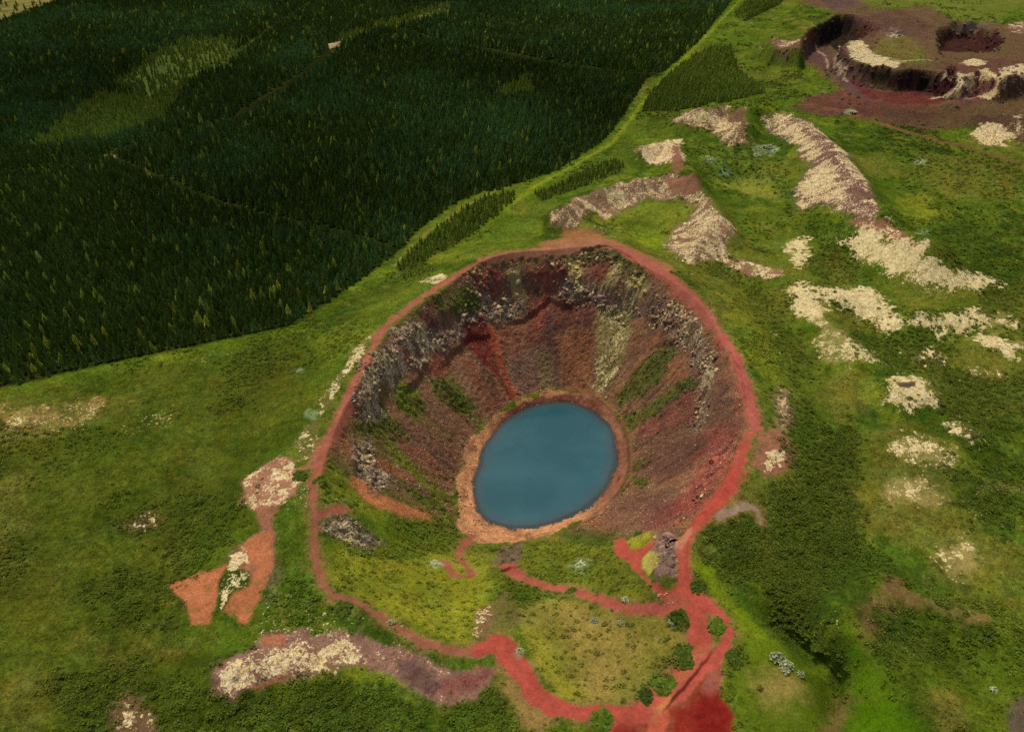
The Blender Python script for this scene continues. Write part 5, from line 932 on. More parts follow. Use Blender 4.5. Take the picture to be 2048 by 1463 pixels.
# ------------------------------------------------------------------ scatter: one object, instances of real plants
def scatter(name, label, pts, scl, rot, var, tint, sources, mat, cat):
    me = bpy.data.meshes.new(name)
    me.vertices.add(len(pts)); me.vertices.foreach_set('co', np.asarray(pts, np.float32).ravel())
    for nm2, typ, key, d in (('sc', 'FLOAT_VECTOR', 'vector', np.asarray(scl, np.float32)), ('rt', 'FLOAT_VECTOR', 'vector', np.asarray(rot, np.float32)), ('vr', 'INT', 'value', np.asarray(var, np.int32)), ('tint', 'FLOAT_COLOR', 'color', np.concatenate([tint, np.ones((len(pts), 1))], 1).astype(np.float32))):
        a = me.attributes.new(nm2, typ, 'POINT'); a.data.foreach_set(key, d.ravel())
    o = bpy.data.objects.new(name, me); link(o)
    o['kind'] = 'stuff'; o['label'] = label; o['category'] = cat
    ng = bpy.data.node_groups.new(name, 'GeometryNodeTree')
    ng.interface.new_socket('Geometry', in_out='INPUT', socket_type='NodeSocketGeometry')
    ng.interface.new_socket('Geometry', in_out='OUTPUT', socket_type='NodeSocketGeometry')
    gi = ng.nodes.new('NodeGroupInput'); go = ng.nodes.new('NodeGroupOutput')
    def named(n, typ):
        x = ng.nodes.new('GeometryNodeInputNamedAttribute'); x.data_type = typ; x.inputs[0].default_value = n
        return next(s for s in x.outputs if s.enabled and s.name == 'Attribute')
    sc_ = named('sc', 'FLOAT_VECTOR'); rt_ = named('rt', 'FLOAT_VECTOR'); vr_ = named('vr', 'INT')
    jn = ng.nodes.new('GeometryNodeJoinGeometry')
    for k, s in enumerate(sources):
        oi = ng.nodes.new('GeometryNodeObjectInfo'); oi.inputs['Object'].default_value = s; oi.transform_space = 'ORIGINAL'
        sm = ng.nodes.new('GeometryNodeSetMaterial'); sm.inputs['Material'].default_value = mat
        ng.links.new(oi.outputs['Geometry'], sm.inputs['Geometry'])
        cp = ng.nodes.new('FunctionNodeCompare'); cp.data_type = 'INT'; cp.operation = 'EQUAL'
        ins = [q for q in cp.inputs if q.enabled]
        ng.links.new(vr_, ins[0]); ins[1].default_value = k
        ip = ng.nodes.new('GeometryNodeInstanceOnPoints')
        ng.links.new(gi.outputs[0], ip.inputs['Points']); ng.links.new(cp.outputs[0], ip.inputs['Selection'])
        ng.links.new(sm.outputs[0], ip.inputs['Instance']); ng.links.new(rt_, ip.inputs['Rotation']); ng.links.new(sc_, ip.inputs['Scale'])
        ng.links.new(ip.outputs[0], jn.inputs[0])
    ng.links.new(jn.outputs[0], go.inputs[0])
    md = o.modifiers.new('scatter', 'NODES'); md.node_group = ng
    return o

# ------------------------------------------------------------------ conifers
FOREST = [('main',[(-264.7,209.6),(-259.5,213.4),(-254.3,217.2),(-248.9,221.2),(-243.3,225.2),(-237.5,229.1),(-229.6,232.0),(-221.5,234.9),(-213.0,237.5),(-204.9,240.7),(-196.5,244.1),(-188.3,247.9),(-180.1,252.0),(-171.7,256.0),(-162.9,259.9),(-154.0,263.9),(-144.8,267.8),(-135.5,272.1),(-127.2,275.7),(-118.9,279.8),(-110.1,283.3),(-101.3,287.2),(-96.2,296.8),(-90.8,306.6),(-84.1,318.0),(-77.0,329.9),(-67.4,350.5),(-61.6,356.7),(-53.0,387.9),(-45.4,405.2),(-37.1,422.3),(-19.8,442.4),(-7.5,447.2),(5.1,459.7),(18.3,473.7),(32.2,487.2),(46.4,509.9),(61.6,534.0),(76.0,566.1),(95.6,623.2),(122.2,714.8),(142.1,738.7),(170.1,801.0),(202.5,873.0),(245.4,981.4),(304.1,1136.8),(372.5,1314.8),(465.4,1558.2),(421.7,1561.0),(377.2,1561.0),(333.7,1565.4),(291.2,1576.9),(246.3,1576.6),(203.1,1589.2),(158.0,1590.3),(113.6,1600.8),(68.4,1606.9),(23.1,1621.5),(-23.0,1632.2),(-70.5,1619.8),(-118.7,1627.5),(-167.9,1639.9),(-215.8,1637.5),(-262.5,1628.4),(-311.3,1633.1),(-359.5,1634.0),(-407.6,1634.3),(-460.0,1649.7),(-505.2,1639.1),(-552.3,1635.6),(-600.1,1634.9),(-647.4,1632.8),(-698.9,1641.0),(-749.5,1646.0),(-792.1,1634.2),(-842.4,1638.5),(-894.7,1645.9),(-936.9,1635.1),(-983.9,1633.4),(-1037.6,1642.4),(-1086.2,1642.7),(-1127.8,1633.1),(-1170.4,1625.5),(-1218.5,1625.8),(-1268.4,1628.6),(-1317.4,1629.9),(-1366.5,1631.3),(-1412.8,1629.4),(-1459.1,1627.6),(-1514.3,1635.5),(-1557.1,1629.8),(-1279.9,1317.5),(-1095.3,1108.5),(-944.7,939.6),(-841.7,822.6),(-747.5,717.6),(-680.9,641.8),(-623.0,576.4),(-573.8,520.9),(-531.4,473.2),(-495.8,432.8),(-461.4,394.8),(-434.3,364.1),(-406.0,338.3),(-379.0,313.8),(-355.3,292.1),(-335.8,274.2),(-315.2,255.5),(-296.6,238.6),(-280.1,223.7)],1.0,6.0),('strip',[(-59.0,345.6),(-50.2,373.6),(-43.3,388.4),(-35.8,403.4),(-21.0,432.5),(-9.7,439.1),(1.9,446.2),(1.8,430.8),(-8.5,411.4),(-18.2,393.2),(-33.4,366.6),(-45.5,352.9),(-54.5,340.3)],0.75,4.6),('strip',[(13.6,441.7),(34.1,463.0),(50.3,483.3),(67.3,502.7),(76.5,493.7),(71.2,478.4),(58.6,466.7),(46.2,454.5),(32.1,442.6),(18.5,430.8)],0.8,4.2),('strip',[(103.7,610.9),(118.9,662.9),(155.2,746.0),(180.7,790.8),(209.8,843.3),(230.3,836.5),(212.7,731.8),(219.8,669.5),(198.1,653.1),(178.2,640.6),(154.6,627.4),(131.5,613.6)],0.95,6.6),('strip',[(276.7,1015.9),(329.9,1143.2),(409.9,1314.8),(455.6,1367.9),(504.3,1423.8),(422.9,1242.7),(361.4,1108.3),(321.1,1047.2),(281.8,982.1)],0.95,6.6),('strip',[(-58.3,330.7),(-43.3,332.4),(-36.7,343.7),(-27.1,354.0),(-17.3,370.3),(-30.6,331.6),(-38.8,325.4),(-46.6,318.4)],0.12,3.0)]
GAPS = [([(-128.9,909.3),(-98.3,894.8),(-66.3,853.9),(-38.1,820.1),(-12.1,797.4),(9.6,782.3),(30.4,765.3),(50.7,751.7),(78.7,743.0),(106.1,734.2),(125.7,731.4),(145.3,729.9)],17),([(-283.9,515.7),(-273.6,539.6),(-261.2,562.4),(-248.3,575.4),(-234.1,587.0),(-219.4,598.8),(-209.4,626.3),(-199.7,659.5),(-191.8,705.5),(-185.2,761.3),(-178.1,827.4),(-166.5,881.1),(-153.9,944.1),(-122.9,981.5),(-90.6,1030.8),(-61.5,1139.6),(-25.0,1222.1)],12),([(-283.9,515.7),(-262.0,496.3),(-241.2,477.7),(-222.3,461.5),(-204.8,448.1),(-188.0,435.3),(-172.0,423.1),(-154.6,414.5),(-137.8,406.5),(-121.4,398.4),(-106.4,390.7),(-91.8,382.9),(-77.8,375.6),(-61.6,360.8)],8),([(-280.5,754.4),(-275.7,804.7),(-279.5,890.2),(-279.6,976.7),(-277.6,1071.8),(-267.4,1219.5)],12),([(-338.7,479.8),(-325.1,485.1),(-311.3,490.6),(-297.8,502.7),(-283.9,515.7)],7),([(-90.6,1030.8),(-53.5,1041.9),(-15.6,1063.4),(16.6,1043.5),(47.6,1021.4),(77.2,996.3),(105.8,974.9),(135.0,968.0),(163.3,957.2),(191.4,948.6),(218.1,936.3)],8),([(-27.6,663.0),(-6.4,711.2),(16.7,725.8)],6)]
CLEAR = [([(-356.1,689.8),(-357.0,733.1),(-355.0,774.4),(-361.1,855.3),(-350.9,880.0),(-320.4,874.7),(-289.4,867.3),(-277.9,761.9),(-291.0,714.4),(-301.7,687.2),(-311.3,660.6),(-334.2,676.8)],0.3),([(-344.7,527.9),(-347.1,557.4),(-349.9,590.1),(-352.4,625.0),(-357.5,667.9),(-334.8,665.3),(-311.3,660.6),(-301.7,687.2),(-291.0,714.4),(-281.3,649.7),(-273.6,595.5),(-283.9,572.0),(-293.1,549.2),(-310.7,542.0),(-327.4,534.1)],0.72),([(-747.3,907.7),(-727.3,919.3),(-705.5,929.3),(-686.5,944.0),(-664.0,954.9),(-641.5,966.8),(-618.7,979.3),(-614.3,1028.6),(-611.4,1085.8),(-612.8,1157.6),(-745.9,1436.1),(-788.7,1436.3),(-832.0,1437.3),(-871.0,1431.3),(-913.0,1430.5),(-956.2,1431.5),(-996.4,1428.1),(-1035.4,1423.4),(-1078.5,1424.6),(-1121.4,1425.2),(-958.2,1199.9),(-838.5,1034.2)],0.02),([(-184.6,860.4),(-170.8,905.7),(-153.9,944.1),(-128.8,979.6),(-101.8,1015.8),(-81.7,1080.2),(-75.1,987.8),(-100.6,957.0),(-123.7,921.1),(-147.0,897.8),(-159.6,856.0),(-171.6,819.8)],0.35),([(-14.6,662.2),(0.4,693.9),(16.7,725.8),(19.9,664.5),(-5.9,650.0)],0.5),([(-287.5,515.7),(-282.3,523.9),(-272.5,509.5),(-277.7,501.8)],0.1),([(-194.0,828.3),(-179.9,836.8),(-175.1,816.2),(-187.7,809.8)],0.0)]
tp = []
for fi, (kind_, pts, dens, hgt) in enumerate(FOREST):
    xs = [p[0] for p in pts]; yy = [p[1] for p in pts]
    ang = math.radians(24)
    for (y0, y1, sp) in ((0, 420, 2.65), (420, 760, 3.0), (760, 1330, 3.7)):
        if fi: sp *= 0.8
        lo = max(min(yy), y0); hi = min(max(yy), y1)
        if hi <= lo: continue
        ext = 1500
        gx, gy = np.meshgrid(np.arange(-ext, ext, sp * 0.78), np.arange(-ext, ext, sp * 1.34))
        gx = gx.ravel() + rng.normal(0, 0.2 * sp, gx.size); gy = gy.ravel() + rng.normal(0, 0.12 * sp, gy.size) + 1.2 * fbm(gx, gy.ravel(), 60.0, 2, 97)
        px = math.cos(ang) * gx - math.sin(ang) * gy; py = math.sin(ang) * gx + math.cos(ang) * gy + 500
        keep = (py > lo) & (py < hi) & (np.abs(px) < 0.76 * (0.819 * py + 103)) & (px > min(xs)) & (px < max(xs))
        px, py = px[keep], py[keep]
        sd = poly_sd(px, py, pts)
        prob = np.where(sd > 0, dens, 0.0)
        if fi == 0:
            for g, w in GAPS:
                prob = np.where(seg_dist(px, py, g) + 0.8 * fbm(px, py, 9.0, 2, 77) < w * 0.5, 0, prob)
            for g, dd in CLEAR:
                prob = np.where(poly_sd(px, py, g) > 0, dd, prob)
        sel = rng.random(len(px)) < prob * 0.97
        px, py, sd = px[sel], py[sel], sd[sel]
        stand = fbm(px, py, 70.0, 3, 901)
        h = hgt * (1 + 0.16 * rng.normal(size=len(px)) + 0.22 * stand) * (0.8 + 0.2 * sstep(0, 14, sd))
        if y0 >= 760: h = h * 1.12
        open_ = prob[sel] < 0.9 * dens
        tp.append(np.stack([px, py, np.clip(h, 1.6, 10.5), np.full(len(px), fi), stand, open_], 1))
tp = np.concatenate(tp)
nt_ = len(tp)
tz = ground(tp[:, 0], tp[:, 1])
dark = srgb((58, 74, 25)); mid = srgb((82, 98, 37)); light = srgb((134, 146, 50)); blue = srgb((78, 108, 54)); yel = srgb((168, 164, 46))
rr = rng.random(nt_)
tint = dark[None] + (mid - dark)[None] * rr[:, None]
k = sstep(0.05, 0.5, tp[:, 4] + 0.25 * rng.normal(size=nt_))[:, None]; tint = tint * (1 - 0.8 * k) + blue * 0.8 * k * 1.15
pick = rng.random(nt_) < 0.04; tint[pick] = light * (0.8 + 0.4 * rng.random((pick.sum(), 1)))
pick2 = rng.random(nt_) < 0.004; tint[pick2] = yel
st_ = (tp[:, 3] > 0) | (tp[:, 5] > 0); tint[st_] = tint[st_] * 0.4 + 0.6 * (light * 1.05)[None]
blk = fbm(tp[:, 0] * 0.8 + tp[:, 1] * 0.6, tp[:, 1] * 0.8 - tp[:, 0] * 0.6, 150.0, 2, 905)[:, None]  # sunlight differing between forest blocks, painted into the crown tints
tint = tint * (0.8 + 0.4 * rng.random((nt_, 1))) * (1 + 0.4 * blk)
# the largest in view stand alone, each a tree with trunk and crown
vis = np.abs(tp[:, 0] / (0.819 * tp[:, 1] + 103.0)) < 0.675
dist = np.hypot(np.hypot(tp[:, 0], tp[:, 1]), 180.0)
order = np.argsort(np.where(vis & (tp[:, 3] == 0), dist / tp[:, 2] ** 0.5, 1e9))[:210]
order2 = np.argsort(np.where(vis & (tp[:, 3] > 0) & (tp[:, 3] < 3), dist / tp[:, 2] ** 0.5, 1e9))[:80]
single = np.concatenate([order, order2])
single = single[:290]
M_CROWN = [leaf_material('crown_dark', lin((74, 90, 30))), leaf_material('crown_yellow_green', lin((158, 158, 52))), leaf_material('crown_fresh_green', lin((124, 138, 48)))]
crowns = []; trunks = []
for v in range(5):
    vs, fs = crown_mesh(50 + v, 0.55 + 0.06 * v, (0.225, 0.255, 0.21, 0.275, 0.24)[v])
    crowns.append([mesh_of('crown', vs, fs, m) for m in M_CROWN])
    vs, fs = trunk_shape(seed=v); trunks.append(mesh_of('trunk', vs, fs, M_BARK))
first_crown = [None] * 5
for q, i in enumerate(single):
    x, y, h = tp[i, 0], tp[i, 1], tp[i, 2]
    v = q % 5
    strip = tp[i, 3] > 0
    yl = (not strip) and rng.random() < 0.12
    if strip:
        lab, grp, mk = 'small fresh green conifer in the narrow tree strip between the grass tracks', 'conifers in the strip between the grass tracks', 2
    elif yl:
        lab, grp, mk = 'yellow-green conifer lighter than its neighbours in the nearest rows of the plantation', 'light conifers in the nearest plantation rows', 1
    else:
        lab, grp, mk = 'dark green conifer in the nearest rows of the plantation above the left meadow', 'dark conifers in the nearest plantation rows', 0
    o = thing('conifer_tree', lab, 'tree', (x, y, float(tz[i])), rng.random() * 6.28, float(h), grp)
    tr_ = bpy.data.objects.new('trunk', trunks[v]); link(tr_, o)
    cr_ = bpy.data.objects.new('crown', crowns[v][mk]); link(cr_, o)
    if first_crown[v] is None: first_crown[v] = cr_
rest_ = np.ones(nt_, bool); rest_[single] = False
ti = np.nonzero(rest_)[0]
hh = tp[ti, 2]; fat = 0.9 + 0.3 * rng.random(len(ti)); fat = fat * np.where(tp[ti, 1] > 760, 1.25, 1.0)
scatter('conifer_forest', 'dark conifer plantation covering the upper left', np.stack([tp[ti, 0], tp[ti, 1], tz[ti] - 0.1], 1), np.stack([hh * fat, hh * fat, hh], 1),
        np.stack([rng.normal(0, 0.03, len(ti)), rng.normal(0, 0.03, len(ti)), rng.random(len(ti)) * 6.28], 1), rng.integers(0, 5, len(ti)), tint[ti], first_crown, M_NEEDLES, 'forest')

# ------------------------------------------------------------------ bushes one can point at
M_BUSH = dict(silver=leaf_material('silver_leaves', lin((152, 158, 112))), dark=leaf_material('dark_leaves', lin((66, 80, 26))), green=leaf_material('green_leaves', lin((68, 86, 24))))
def bush_shape(seed, n=170):
    r = random.Random(seed); vs = []; fs = []
    lobes = [(r.uniform(-0.3, 0.3), r.uniform(-0.3, 0.3), r.uniform(0.25, 0.45)) for _ in range(5)] + [(0, 0, 0.45)]
    for i in range(n):
        lx, ly, lr = r.choice(lobes)
        a = r.random() * 6.283; e = math.asin(r.random() ** 0.8)
        q = lr * (0.75 + 0.3 * r.random())
        px, py, pz = lx + q * math.cos(a) * math.cos(e), ly + q * math.sin(a) * math.cos(e), 0.12 + q * math.sin(e) * 1.1
        s = 0.06 + 0.06 * r.random(); t = a + r.uniform(-1, 1); ct, st2 = math.cos(t), math.sin(t); b = len(vs)
        vs += [(px - st2 * s, py + ct * s, pz - 0.03), (px + ct * s, py + st2 * s, pz - 0.05), (px + st2 * s, py - ct * s, pz - 0.03), (px - ct * s, py - st2 * s, pz + 0.06)]
        fs += [(b, b + 1, b + 2), (b, b + 2, b + 3)]
    return vs, fs
def stems_shape(seed, n=7):
    r = random.Random(seed); vs = []; fs = []
    for i in range(n):
        a = 6.283 * i / n + r.random(); R = 0.3 * r.random() + 0.08; b = len(vs); w = 0.015
        tx, ty, tz_ = R * math.cos(a), R * math.sin(a), 0.3 + 0.15 * r.random()
        vs += [(w, 0, -0.08), (-w, w, -0.08), (-w, -w, -0.08), (tx, ty, tz_)]
        fs += [(b, b + 1, b + 3), (b + 1, b + 2, b + 3), (b + 2, b, b + 3)]
    return vs, fs
BUSHES = [((70.3,118.9),(4.6,2.6,'silver','tallest pale silver bush on the green slope at lower right')),((71.9,116.4),(4.4,2.2,'silver','pale silver bush pressed against the tallest one on the lower right slope')),((75.6,114.6),(2.6,1.5,'silver','small white-leaved bush just right of the tall silver bushes')),((47.2,132.8),(5.6,2.4,'dark','round dark bush filling the corner where the middle path meets the red track')),((53.7,142.1),(4.6,2.2,'dark','upright dark oval bush against the right edge of the red track')),((57.4,129.1),(4.2,1.6,'green','green bush enclosed by the hairpin loop of the red path')),((45.9,119.7),(5.2,2.0,'dark','dark bush against the left edge of the wide red track')),((39.2,112.1),(5.6,1.6,'green','low bright green bush above the lowest bend of the red track')),((22.5,103.6),(5.2,1.6,'green','bright green oval bush below the bottom footpath')),((18.6,152.5),(3.0,1.1,'dark','small dark bush touching the middle of the thin red path')),((-71.5,186.6),(4.4,1.7,'dark','dark green bush on the outer side of the left rim path')),((-64.5,185.4),(4.2,1.9,'dark','dark round bush on the inner side of the left rim path')),((43.3,177.4),(2.8,1.4,'dark','small dark bush on the slope above the red viewpoint')),((59.1,119.5),(3.4,1.6,'dark','dark bush on the grass right of the hairpin loop')),((123.6,110.1),(2.4,1.4,'silver','small white bush near the right edge of the picture')),((22.6,165.8),(5.0,1.1,'silver','wide grey-green bush on the bank between lake and middle path')),((24.5,138.1),(3.0,1.0,'silver','grey bush in the dry hollow below the middle path')),((31.3,135.0),(2.4,0.9,'silver','grey bush right of the other one in the dry hollow')),((-48.7,136.1),(4.6,1.3,'dark','dark low bush under the bend of the lower left path')),((-34.3,132.0),(2.8,1.0,'silver','silver bush beside the lower left path')),((-58.9,179.9),(1.6,0.8,'silver','left of two tiny pale bushes beyond the short path stub')),((-56.5,181.6),(1.5,0.9,'silver','right of two tiny pale bushes at the end of the short path stub')),((181.7,524.8),(9.0,3.0,'silver','broad silver-green willow bush inside the far grassy crater')),((169.4,510.1),(7.0,2.4,'silver','lower silver-green willow bush inside the far grassy crater')),((135.7,501.4),(6.0,2.0,'silver','silver bush on the left side of the far grassy crater')),((45.3,131.5),(3.0,1.2,'silver','pale bush tucked below the round dark corner bush')),((2.2,124.8),(3.0,1.0,'silver','grey bush left of the dry hollow beside the red path')),((278.5,496.1),(5.0,1.5,'silver','silver bush on the meadow under the quarry road')),((272.4,606.5),(7.0,1.8,'silver','silver bush at the foot of the quarry slope')),((-26.3,171.1),(3.6,0.9,'silver','grey-green bush in the bright grassy bowl left of the lake path')),((33.6,142.6),(3.0,1.0,'silver','pale bush above the thin red path')),((46.4,123.0),(4.0,1.8,'dark','dark bush above the other one beside the wide red track')),((34.3,110.0),(3.8,1.4,'dark','dark bush at the tip of the bushes above the lowest bend')),((85.2,125.6),(3.6,1.4,'dark','dark bush in the shaded gully right of the silver bushes')),((-86.6,249.7),(3.0,1.0,'silver','pale bush on the meadow left of the crater'))]
bm_ = {}
for q, ((x, y), (w, h, kd, lab)) in enumerate(BUSHES):
    v = q % 4
    if kd == 'dark': w *= 1.5; h *= 0.4
    if kd == 'green': w *= 1.5; h *= 0.4
    if (v, kd) not in bm_:
        vs, fs = bush_shape(300 + v); me1 = mesh_of('foliage', vs, fs, M_BUSH[kd])
        vs, fs = stems_shape(320 + v); bm_[(v, kd)] = (me1, mesh_of('stems', vs, fs, M_BARK))
    o = thing('bush', lab, 'bush', (x, y, float(ground(x, y)[0]) - 0.05), rng.random() * 6.28, (w / 1.3, w / 1.3, h / 0.62), 'single bushes')
    for nm2, me in zip(('foliage', 'stems'), bm_[(v, kd)]):
        link(bpy.data.objects.new(nm2, me), o)

# ------------------------------------------------------------------ ground cover: grass tufts and low shrubs
UU = np.abs(X / (0.819 * Y + 103.0))
cand = np.nonzero((UU < 0.74) & (Y < 1000) & (surf != 3) & (surf != 4) & (surf != 2))[0]
def tuft_sources(name, seeds, n, tall):
    out = []
    for s in seeds:
        vs, fs = tuft_shape(s, n, tall); out.append(mesh_of(name, vs, fs, M_LEAF))
    return out
def plants(name, label, count, weight, smin, smax, tall, colour, meshes, cat):
    w = weight[cand]; i = cand[rng.random(len(cand)) < w * count / max(w.sum(), 1e-6)]
    px = X[i] + rng.normal(0, 0.25, len(i)); py = Y[i] + rng.normal(0, 0.25, len(i)); pz = ground(px, py)
    far_ = 1 + 0.9 * sstep(330, 700, py)
    s = (smin + (smax - smin) * rng.random(len(i)) ** 1.6) * far_
    tc_ = col[i] * (1 - colour[1]) + srgb(colour[0])[None] * colour[1]
    tc_ = tc_ * (0.8 + 0.45 * rng.random((len(i), 1)))
    # the first few stand in as the plants that are repeated
    src = []
    for k_, me in enumerate(meshes):
        o = bpy.data.objects.new(name + '_plant', me); link(o); o.location = (px[k_], py[k_], pz[k_]); o.scale = (s[k_],) * 3
        src.append(o)
    ob = scatter(name, label, np.stack([px, py, pz - 0.04], 1), np.stack([s, s, s * tall], 1), np.stack([rng.normal(0, 0.12, len(i)), rng.normal(0, 0.12, len(i)), rng.random(len(i)) * 6.28], 1), rng.integers(0, len(meshes), len(i)), tc_, src, M_LEAF, cat)
    for o in src: o.parent = ob
    return ob
plants('grass_tufts', 'short grass and herbs over the meadows', 70000, np.clip(veg - 0.1, 0, 1) * (0.35 + 0.9 * sstep(-0.2, 0.3, n4)), 0.4, 0.95, 0.6, ((80, 92, 30), 0.15), tuft_sources('grass_tuft', (1, 2, 3), 14, 0.8), 'grass')
plants('low_shrubs', 'knee-high dark scrub scattered over the slopes', 26000, np.clip(shr, 0, 1) ** 1.3, 0.8, 2.0, 0.75, ((84, 98, 30), 0.35), tuft_sources('low_shrub', (21, 22, 23), 30, 1.0), 'scrub')

# ------------------------------------------------------------------ rocks
def rock_material(name, c1, c2, c3):
    m, t, b = new_mat(name); L = t.links.new
    tc = nd(t, 'ShaderNodeTexCoord'); oi = nd(t, 'ShaderNodeObjectInfo')
    n = nd(t, 'ShaderNodeTexNoise'); n.inputs['Scale'].default_value = 2.2; n.inputs['Detail'].default_value = 4; L(tc.outputs['Object'], n.inputs['Vector'])
    c = mix_col(t, oi.outputs['Random'], lin(c1), lin(c2))
    c = mix_col(t, maprange(t, n.outputs['Fac'], 0.48, 0.62, 0, 0.85, True), c, lin(c3))
    L(c, b.inputs['Base Color']); return m
M_ROCK = dict(lichen=rock_material('lichened_rock', (104, 92, 80), (134, 118, 98), (196, 180, 138)), tan=rock_material('tan_rock', (150, 104, 76), (186, 142, 106), (206, 170, 132)), grey=rock_material('mauve_rock', (112, 92, 90), (140, 118, 112), (176, 156, 140)))
def rock_shape(seed):
    r = random.Random(seed); bm = bmesh.new(); bmesh.ops.create_icosphere(bm, subdivisions=2, radius=0.5)
    nrm = [(r.uniform(-1, 1), r.uniform(-1, 1), r.uniform(-1, 1), r.uniform(0.26, 0.42)) for _ in range(9)]
    sx, sy, sz = r.uniform(0.9, 1.3), r.uniform(0.75, 1.0), r.uniform(0.6, 0.9)
    for v in bm.verts:
        p = v.co.copy()
        for a, b, c, d in nrm:
            l = math.sqrt(a * a + b * b + c * c) + 1e-6; k = (p.x * a + p.y * b + p.z * c) / l - d
            if k > 0: p.x -= k * a / l; p.y -= k * b / l; p.z -= k * c / l
        v.co = (p.x * sx + r.uniform(-0.02, 0.02), p.y * sy + r.uniform(-0.02, 0.02), p.z * sz)
    vs = [tuple(v.co) for v in bm.verts]; fs = [tuple(v.index for v in f.verts) for f in bm.faces]; bm.free()
    return vs, fs
ROCKS = [([(-62.1,227.2),(-60.1,230.0),(-59.3,228.4),(-61.2,225.3)],6,1.6,2.6,'grey','grey boulder in the pile on the edge of the left rim path','boulders piled at the left rim path'),([(-62.3,249.5),(-50.1,269.3),(-45.8,266.7),(-48.8,255.0),(-56.1,235.7),(-61.9,225.6)],34,0.9,2.4,'lichen','lichen-covered boulder on the left inner cliff below the rim path','boulders on the left inner cliff'),([(-53.1,271.4),(-43.0,283.7),(-32.1,288.8),(-34.4,282.0),(-46.5,268.3)],24,0.9,2.4,'lichen','pale lichened rock on the upper left cliff beside the dark red scree','rocks beside the red scree'),([(-59.4,209.2),(-54.3,218.8),(-49.4,210.1),(-45.8,200.0),(-49.9,189.8),(-56.6,199.6)],22,0.9,2.3,'lichen','lichened rock on the lower left outcrop above the orange scar','rocks above the orange scar'),([(-16.7,318.3),(-5.4,327.0),(6.5,327.8),(9.5,323.5),(-5.9,315.9),(-20.0,303.3),(-23.2,302.8)],26,1.0,2.6,'lichen','pale rock of the far left cliff band under the rim','rocks of the far left cliff band'),([(24.2,333.1),(36.6,331.1),(55.6,322.8),(64.7,311.2),(58.0,316.3),(39.0,324.6),(26.2,328.0)],30,1.0,2.6,'lichen','pale rock of the far right cliff band under the rim','rocks of the far right cliff band'),([(77.2,278.2),(84.3,262.8),(81.7,248.7),(80.1,238.1),(75.6,230.9),(73.1,233.4),(75.8,245.9),(78.4,258.3)],34,0.8,2.2,'lichen','pale lichened rock on the right inner cliff under the red path','rocks on the right inner cliff'),([(-22.6,222.2),(-16.4,225.1),(-14.8,212.0),(-7.6,203.9),(-12.2,196.5),(-19.1,201.1)],34,0.5,1.5,'tan','tan boulder on the near left lake shore where the path comes down','boulders on the near lake shore'),([(-19.5,248.5),(-13.0,247.5),(-15.5,228.6),(-21.2,226.0)],16,0.5,1.3,'tan','tan stone on the left lake shore','stones on the left lake shore'),([(45.6,164.7),(51.7,160.6),(50.4,150.9),(48.1,144.8),(42.6,145.1)],10,0.9,2.0,'grey','mauve-grey rock on the rocky knob between the red paths','rocks on the knob between the red paths'),([(-61.3,167.5),(-55.3,174.8),(-47.1,173.5),(-42.4,171.1),(-52.2,165.4)],18,0.7,1.8,'lichen','grey lichened rock on the outcrop below the short path stub','rocks on the outcrop below the path stub'),([(42.1,141.1),(46.0,141.3),(47.2,137.8),(44.2,137.6)],10,0.5,1.2,'tan','small tan stone in the rubble at the end of the middle path','stones in the rubble beside the middle path'),([(378.2,818.2),(397.6,828.8),(384.5,783.1),(363.0,770.9)],14,2.0,4.5,'grey','grey block in the rubble heap on the quarry terrace','blocks in the quarry rubble heap'),([(410.8,661.8),(439.6,676.9),(417.9,638.3),(391.4,624.8)],12,2.0,4.0,'grey','grey block in the rubble at the right edge of the quarry','blocks at the right edge of the quarry')]
rock_me = {k_: [mesh_of('boulder', *rock_shape(700 + s), m) for s in range(5)] for k_, m in M_ROCK.items()}
def in_poly(pts, n):
    xs = [p[0] for p in pts]; yy = [p[1] for p in pts]; out = np.zeros((0, 2))
    while len(out) < n:
        q = np.stack([rng.uniform(min(xs), max(xs), 400), rng.uniform(min(yy), max(yy), 400)], 1)
        out = np.concatenate([out, q[poly_sd(q[:, 0], q[:, 1], pts) > 0]])
    return out[:n]
for pts, n, a, b, kd, lab, grp in ROCKS:
    pp = in_poly(pts, n); zz_ = ground(pp[:, 0], pp[:, 1])
    for q in range(n):
        s = a + (b - a) * rng.random() ** 1.8
        o = bpy.data.objects.new('boulder', rock_me[kd][q % 5]); link(o)
        o.location = (pp[q, 0], pp[q, 1], float(zz_[q]) + 0.12 * s); o.rotation_euler = (rng.normal(0, 0.3), rng.normal(0, 0.3), rng.random() * 6.28)
        o.scale = (s, s * rng.uniform(0.8, 1.1), s * rng.uniform(0.7, 1.0))
        o['label'] = lab; o['category'] = 'boulder'; o['group'] = grp
# cliff rocks: the craggy bands of the walls and the quarry faces
cs = np.nonzero((UU < 0.74) & (Y < 900) & (surf != 3) & (rock > 0.25) & (wk > 0.3))[0]
qs = np.nonzero((UU < 0.74) & (surf == 5) & (gl > 0.55))[0]
wst = np.concatenate([rock[cs] ** 1.5 * (0.12 + sstep(-0.02, 0.3, fbm(X[cs], Y[cs], 9.0, 3, 881))), np.full(len(qs), 0.22)]); cs = np.concatenate([cs, qs])
i = cs[rng.random(len(cs)) < wst * 2600 / wst.sum()]
px = X[i] + rng.normal(0, 0.2, len(i)); py = Y[i] + rng.normal(0, 0.2, len(i)); pz = ground(px, py)
s = (0.8 + 2.4 * rng.random(len(i)) ** 2.6) * np.where(py > 500, 1.6, 1.0)
pale = (rng.random(len(i)) < 0.35 * np.clip(lich[i] * 2, 0, 1) * (py < 500))[:, None]
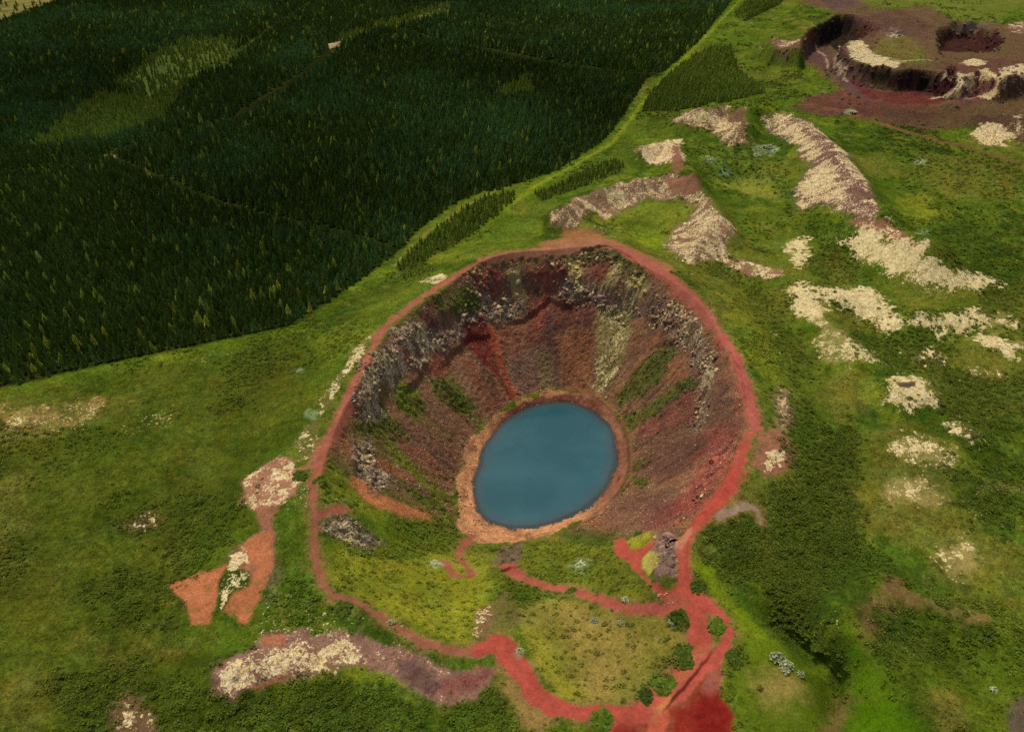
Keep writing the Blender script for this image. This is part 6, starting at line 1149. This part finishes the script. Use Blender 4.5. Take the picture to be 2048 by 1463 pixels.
tc_ = np.where(pale, srgb((168, 150, 108))[None], col[i] * 0.85 + srgb((96, 80, 58))[None] * 0.15 * (py < 500)[:, None]) * (0.7 + 0.6 * rng.random((len(i), 1)))
srcs = []
for k_ in range(4):
    o = bpy.data.objects.new('crag', mesh_of('crag', *rock_shape(820 + k_), M_LEAF)); link(o); o.location = (px[k_], py[k_], pz[k_]); o.scale = (s[k_],) * 3; srcs.append(o)
ob = scatter('cliff_rocks', 'craggy lichened rocks of the cliff bands', np.stack([px, py, pz - 0.05 * s], 1), np.stack([s, s, s * 0.9], 1), rng.normal(0, 0.7, (len(i), 3)), rng.integers(0, 4, len(i)), tc_, srcs, M_LEAF, 'rocks')
for o in srcs: o.parent = ob
# small stones: scree on the walls and the shore
cs = np.nonzero((UU < 0.72) & (Y < 420) & (((surf == 2) & (r > R0 + 0.3)) | ((surf == 1) & (shr < 0.3))))[0]
wst = np.where(surf[cs] == 2, 1.0 * (0.5 - 0.4 * rs[cs]), 0.10 + 0.35 * sstep(8, 0, (r - R1)[cs]) + 0.5 * rock[cs])
i = cs[rng.random(len(cs)) < wst * 9000 / wst.sum()]
px = X[i] + rng.normal(0, 0.2, len(i)); py = Y[i] + rng.normal(0, 0.2, len(i)); pz = ground(px, py)
s = 0.22 + 0.55 * rng.random(len(i)) ** 2.5
pale = rng.random((len(i), 1)) ** 1.5
tc_ = (col[i] * (1 - 0.7 * pale) + srgb((196, 170, 130))[None] * 0.7 * pale) * (0.8 + 0.4 * rng.random((len(i), 1)))
srcs = []
for k_ in range(3):
    o = bpy.data.objects.new('stone', mesh_of('stone', *rock_shape(800 + k_), M_LEAF)); link(o); o.location = (px[k_], py[k_], pz[k_]); o.scale = (s[k_],) * 3; srcs.append(o)
ob = scatter('scree_stones', 'small loose stones on the crater walls and the lake shore', np.stack([px, py, pz + 0.05], 1), np.stack([s, s, s * 0.8], 1), rng.normal(0, 0.6, (len(i), 3)), rng.integers(0, 3, len(i)), tc_, srcs, M_LEAF, 'stones')
for o in srcs: o.parent = ob
print('trees', nt_, 'instances')
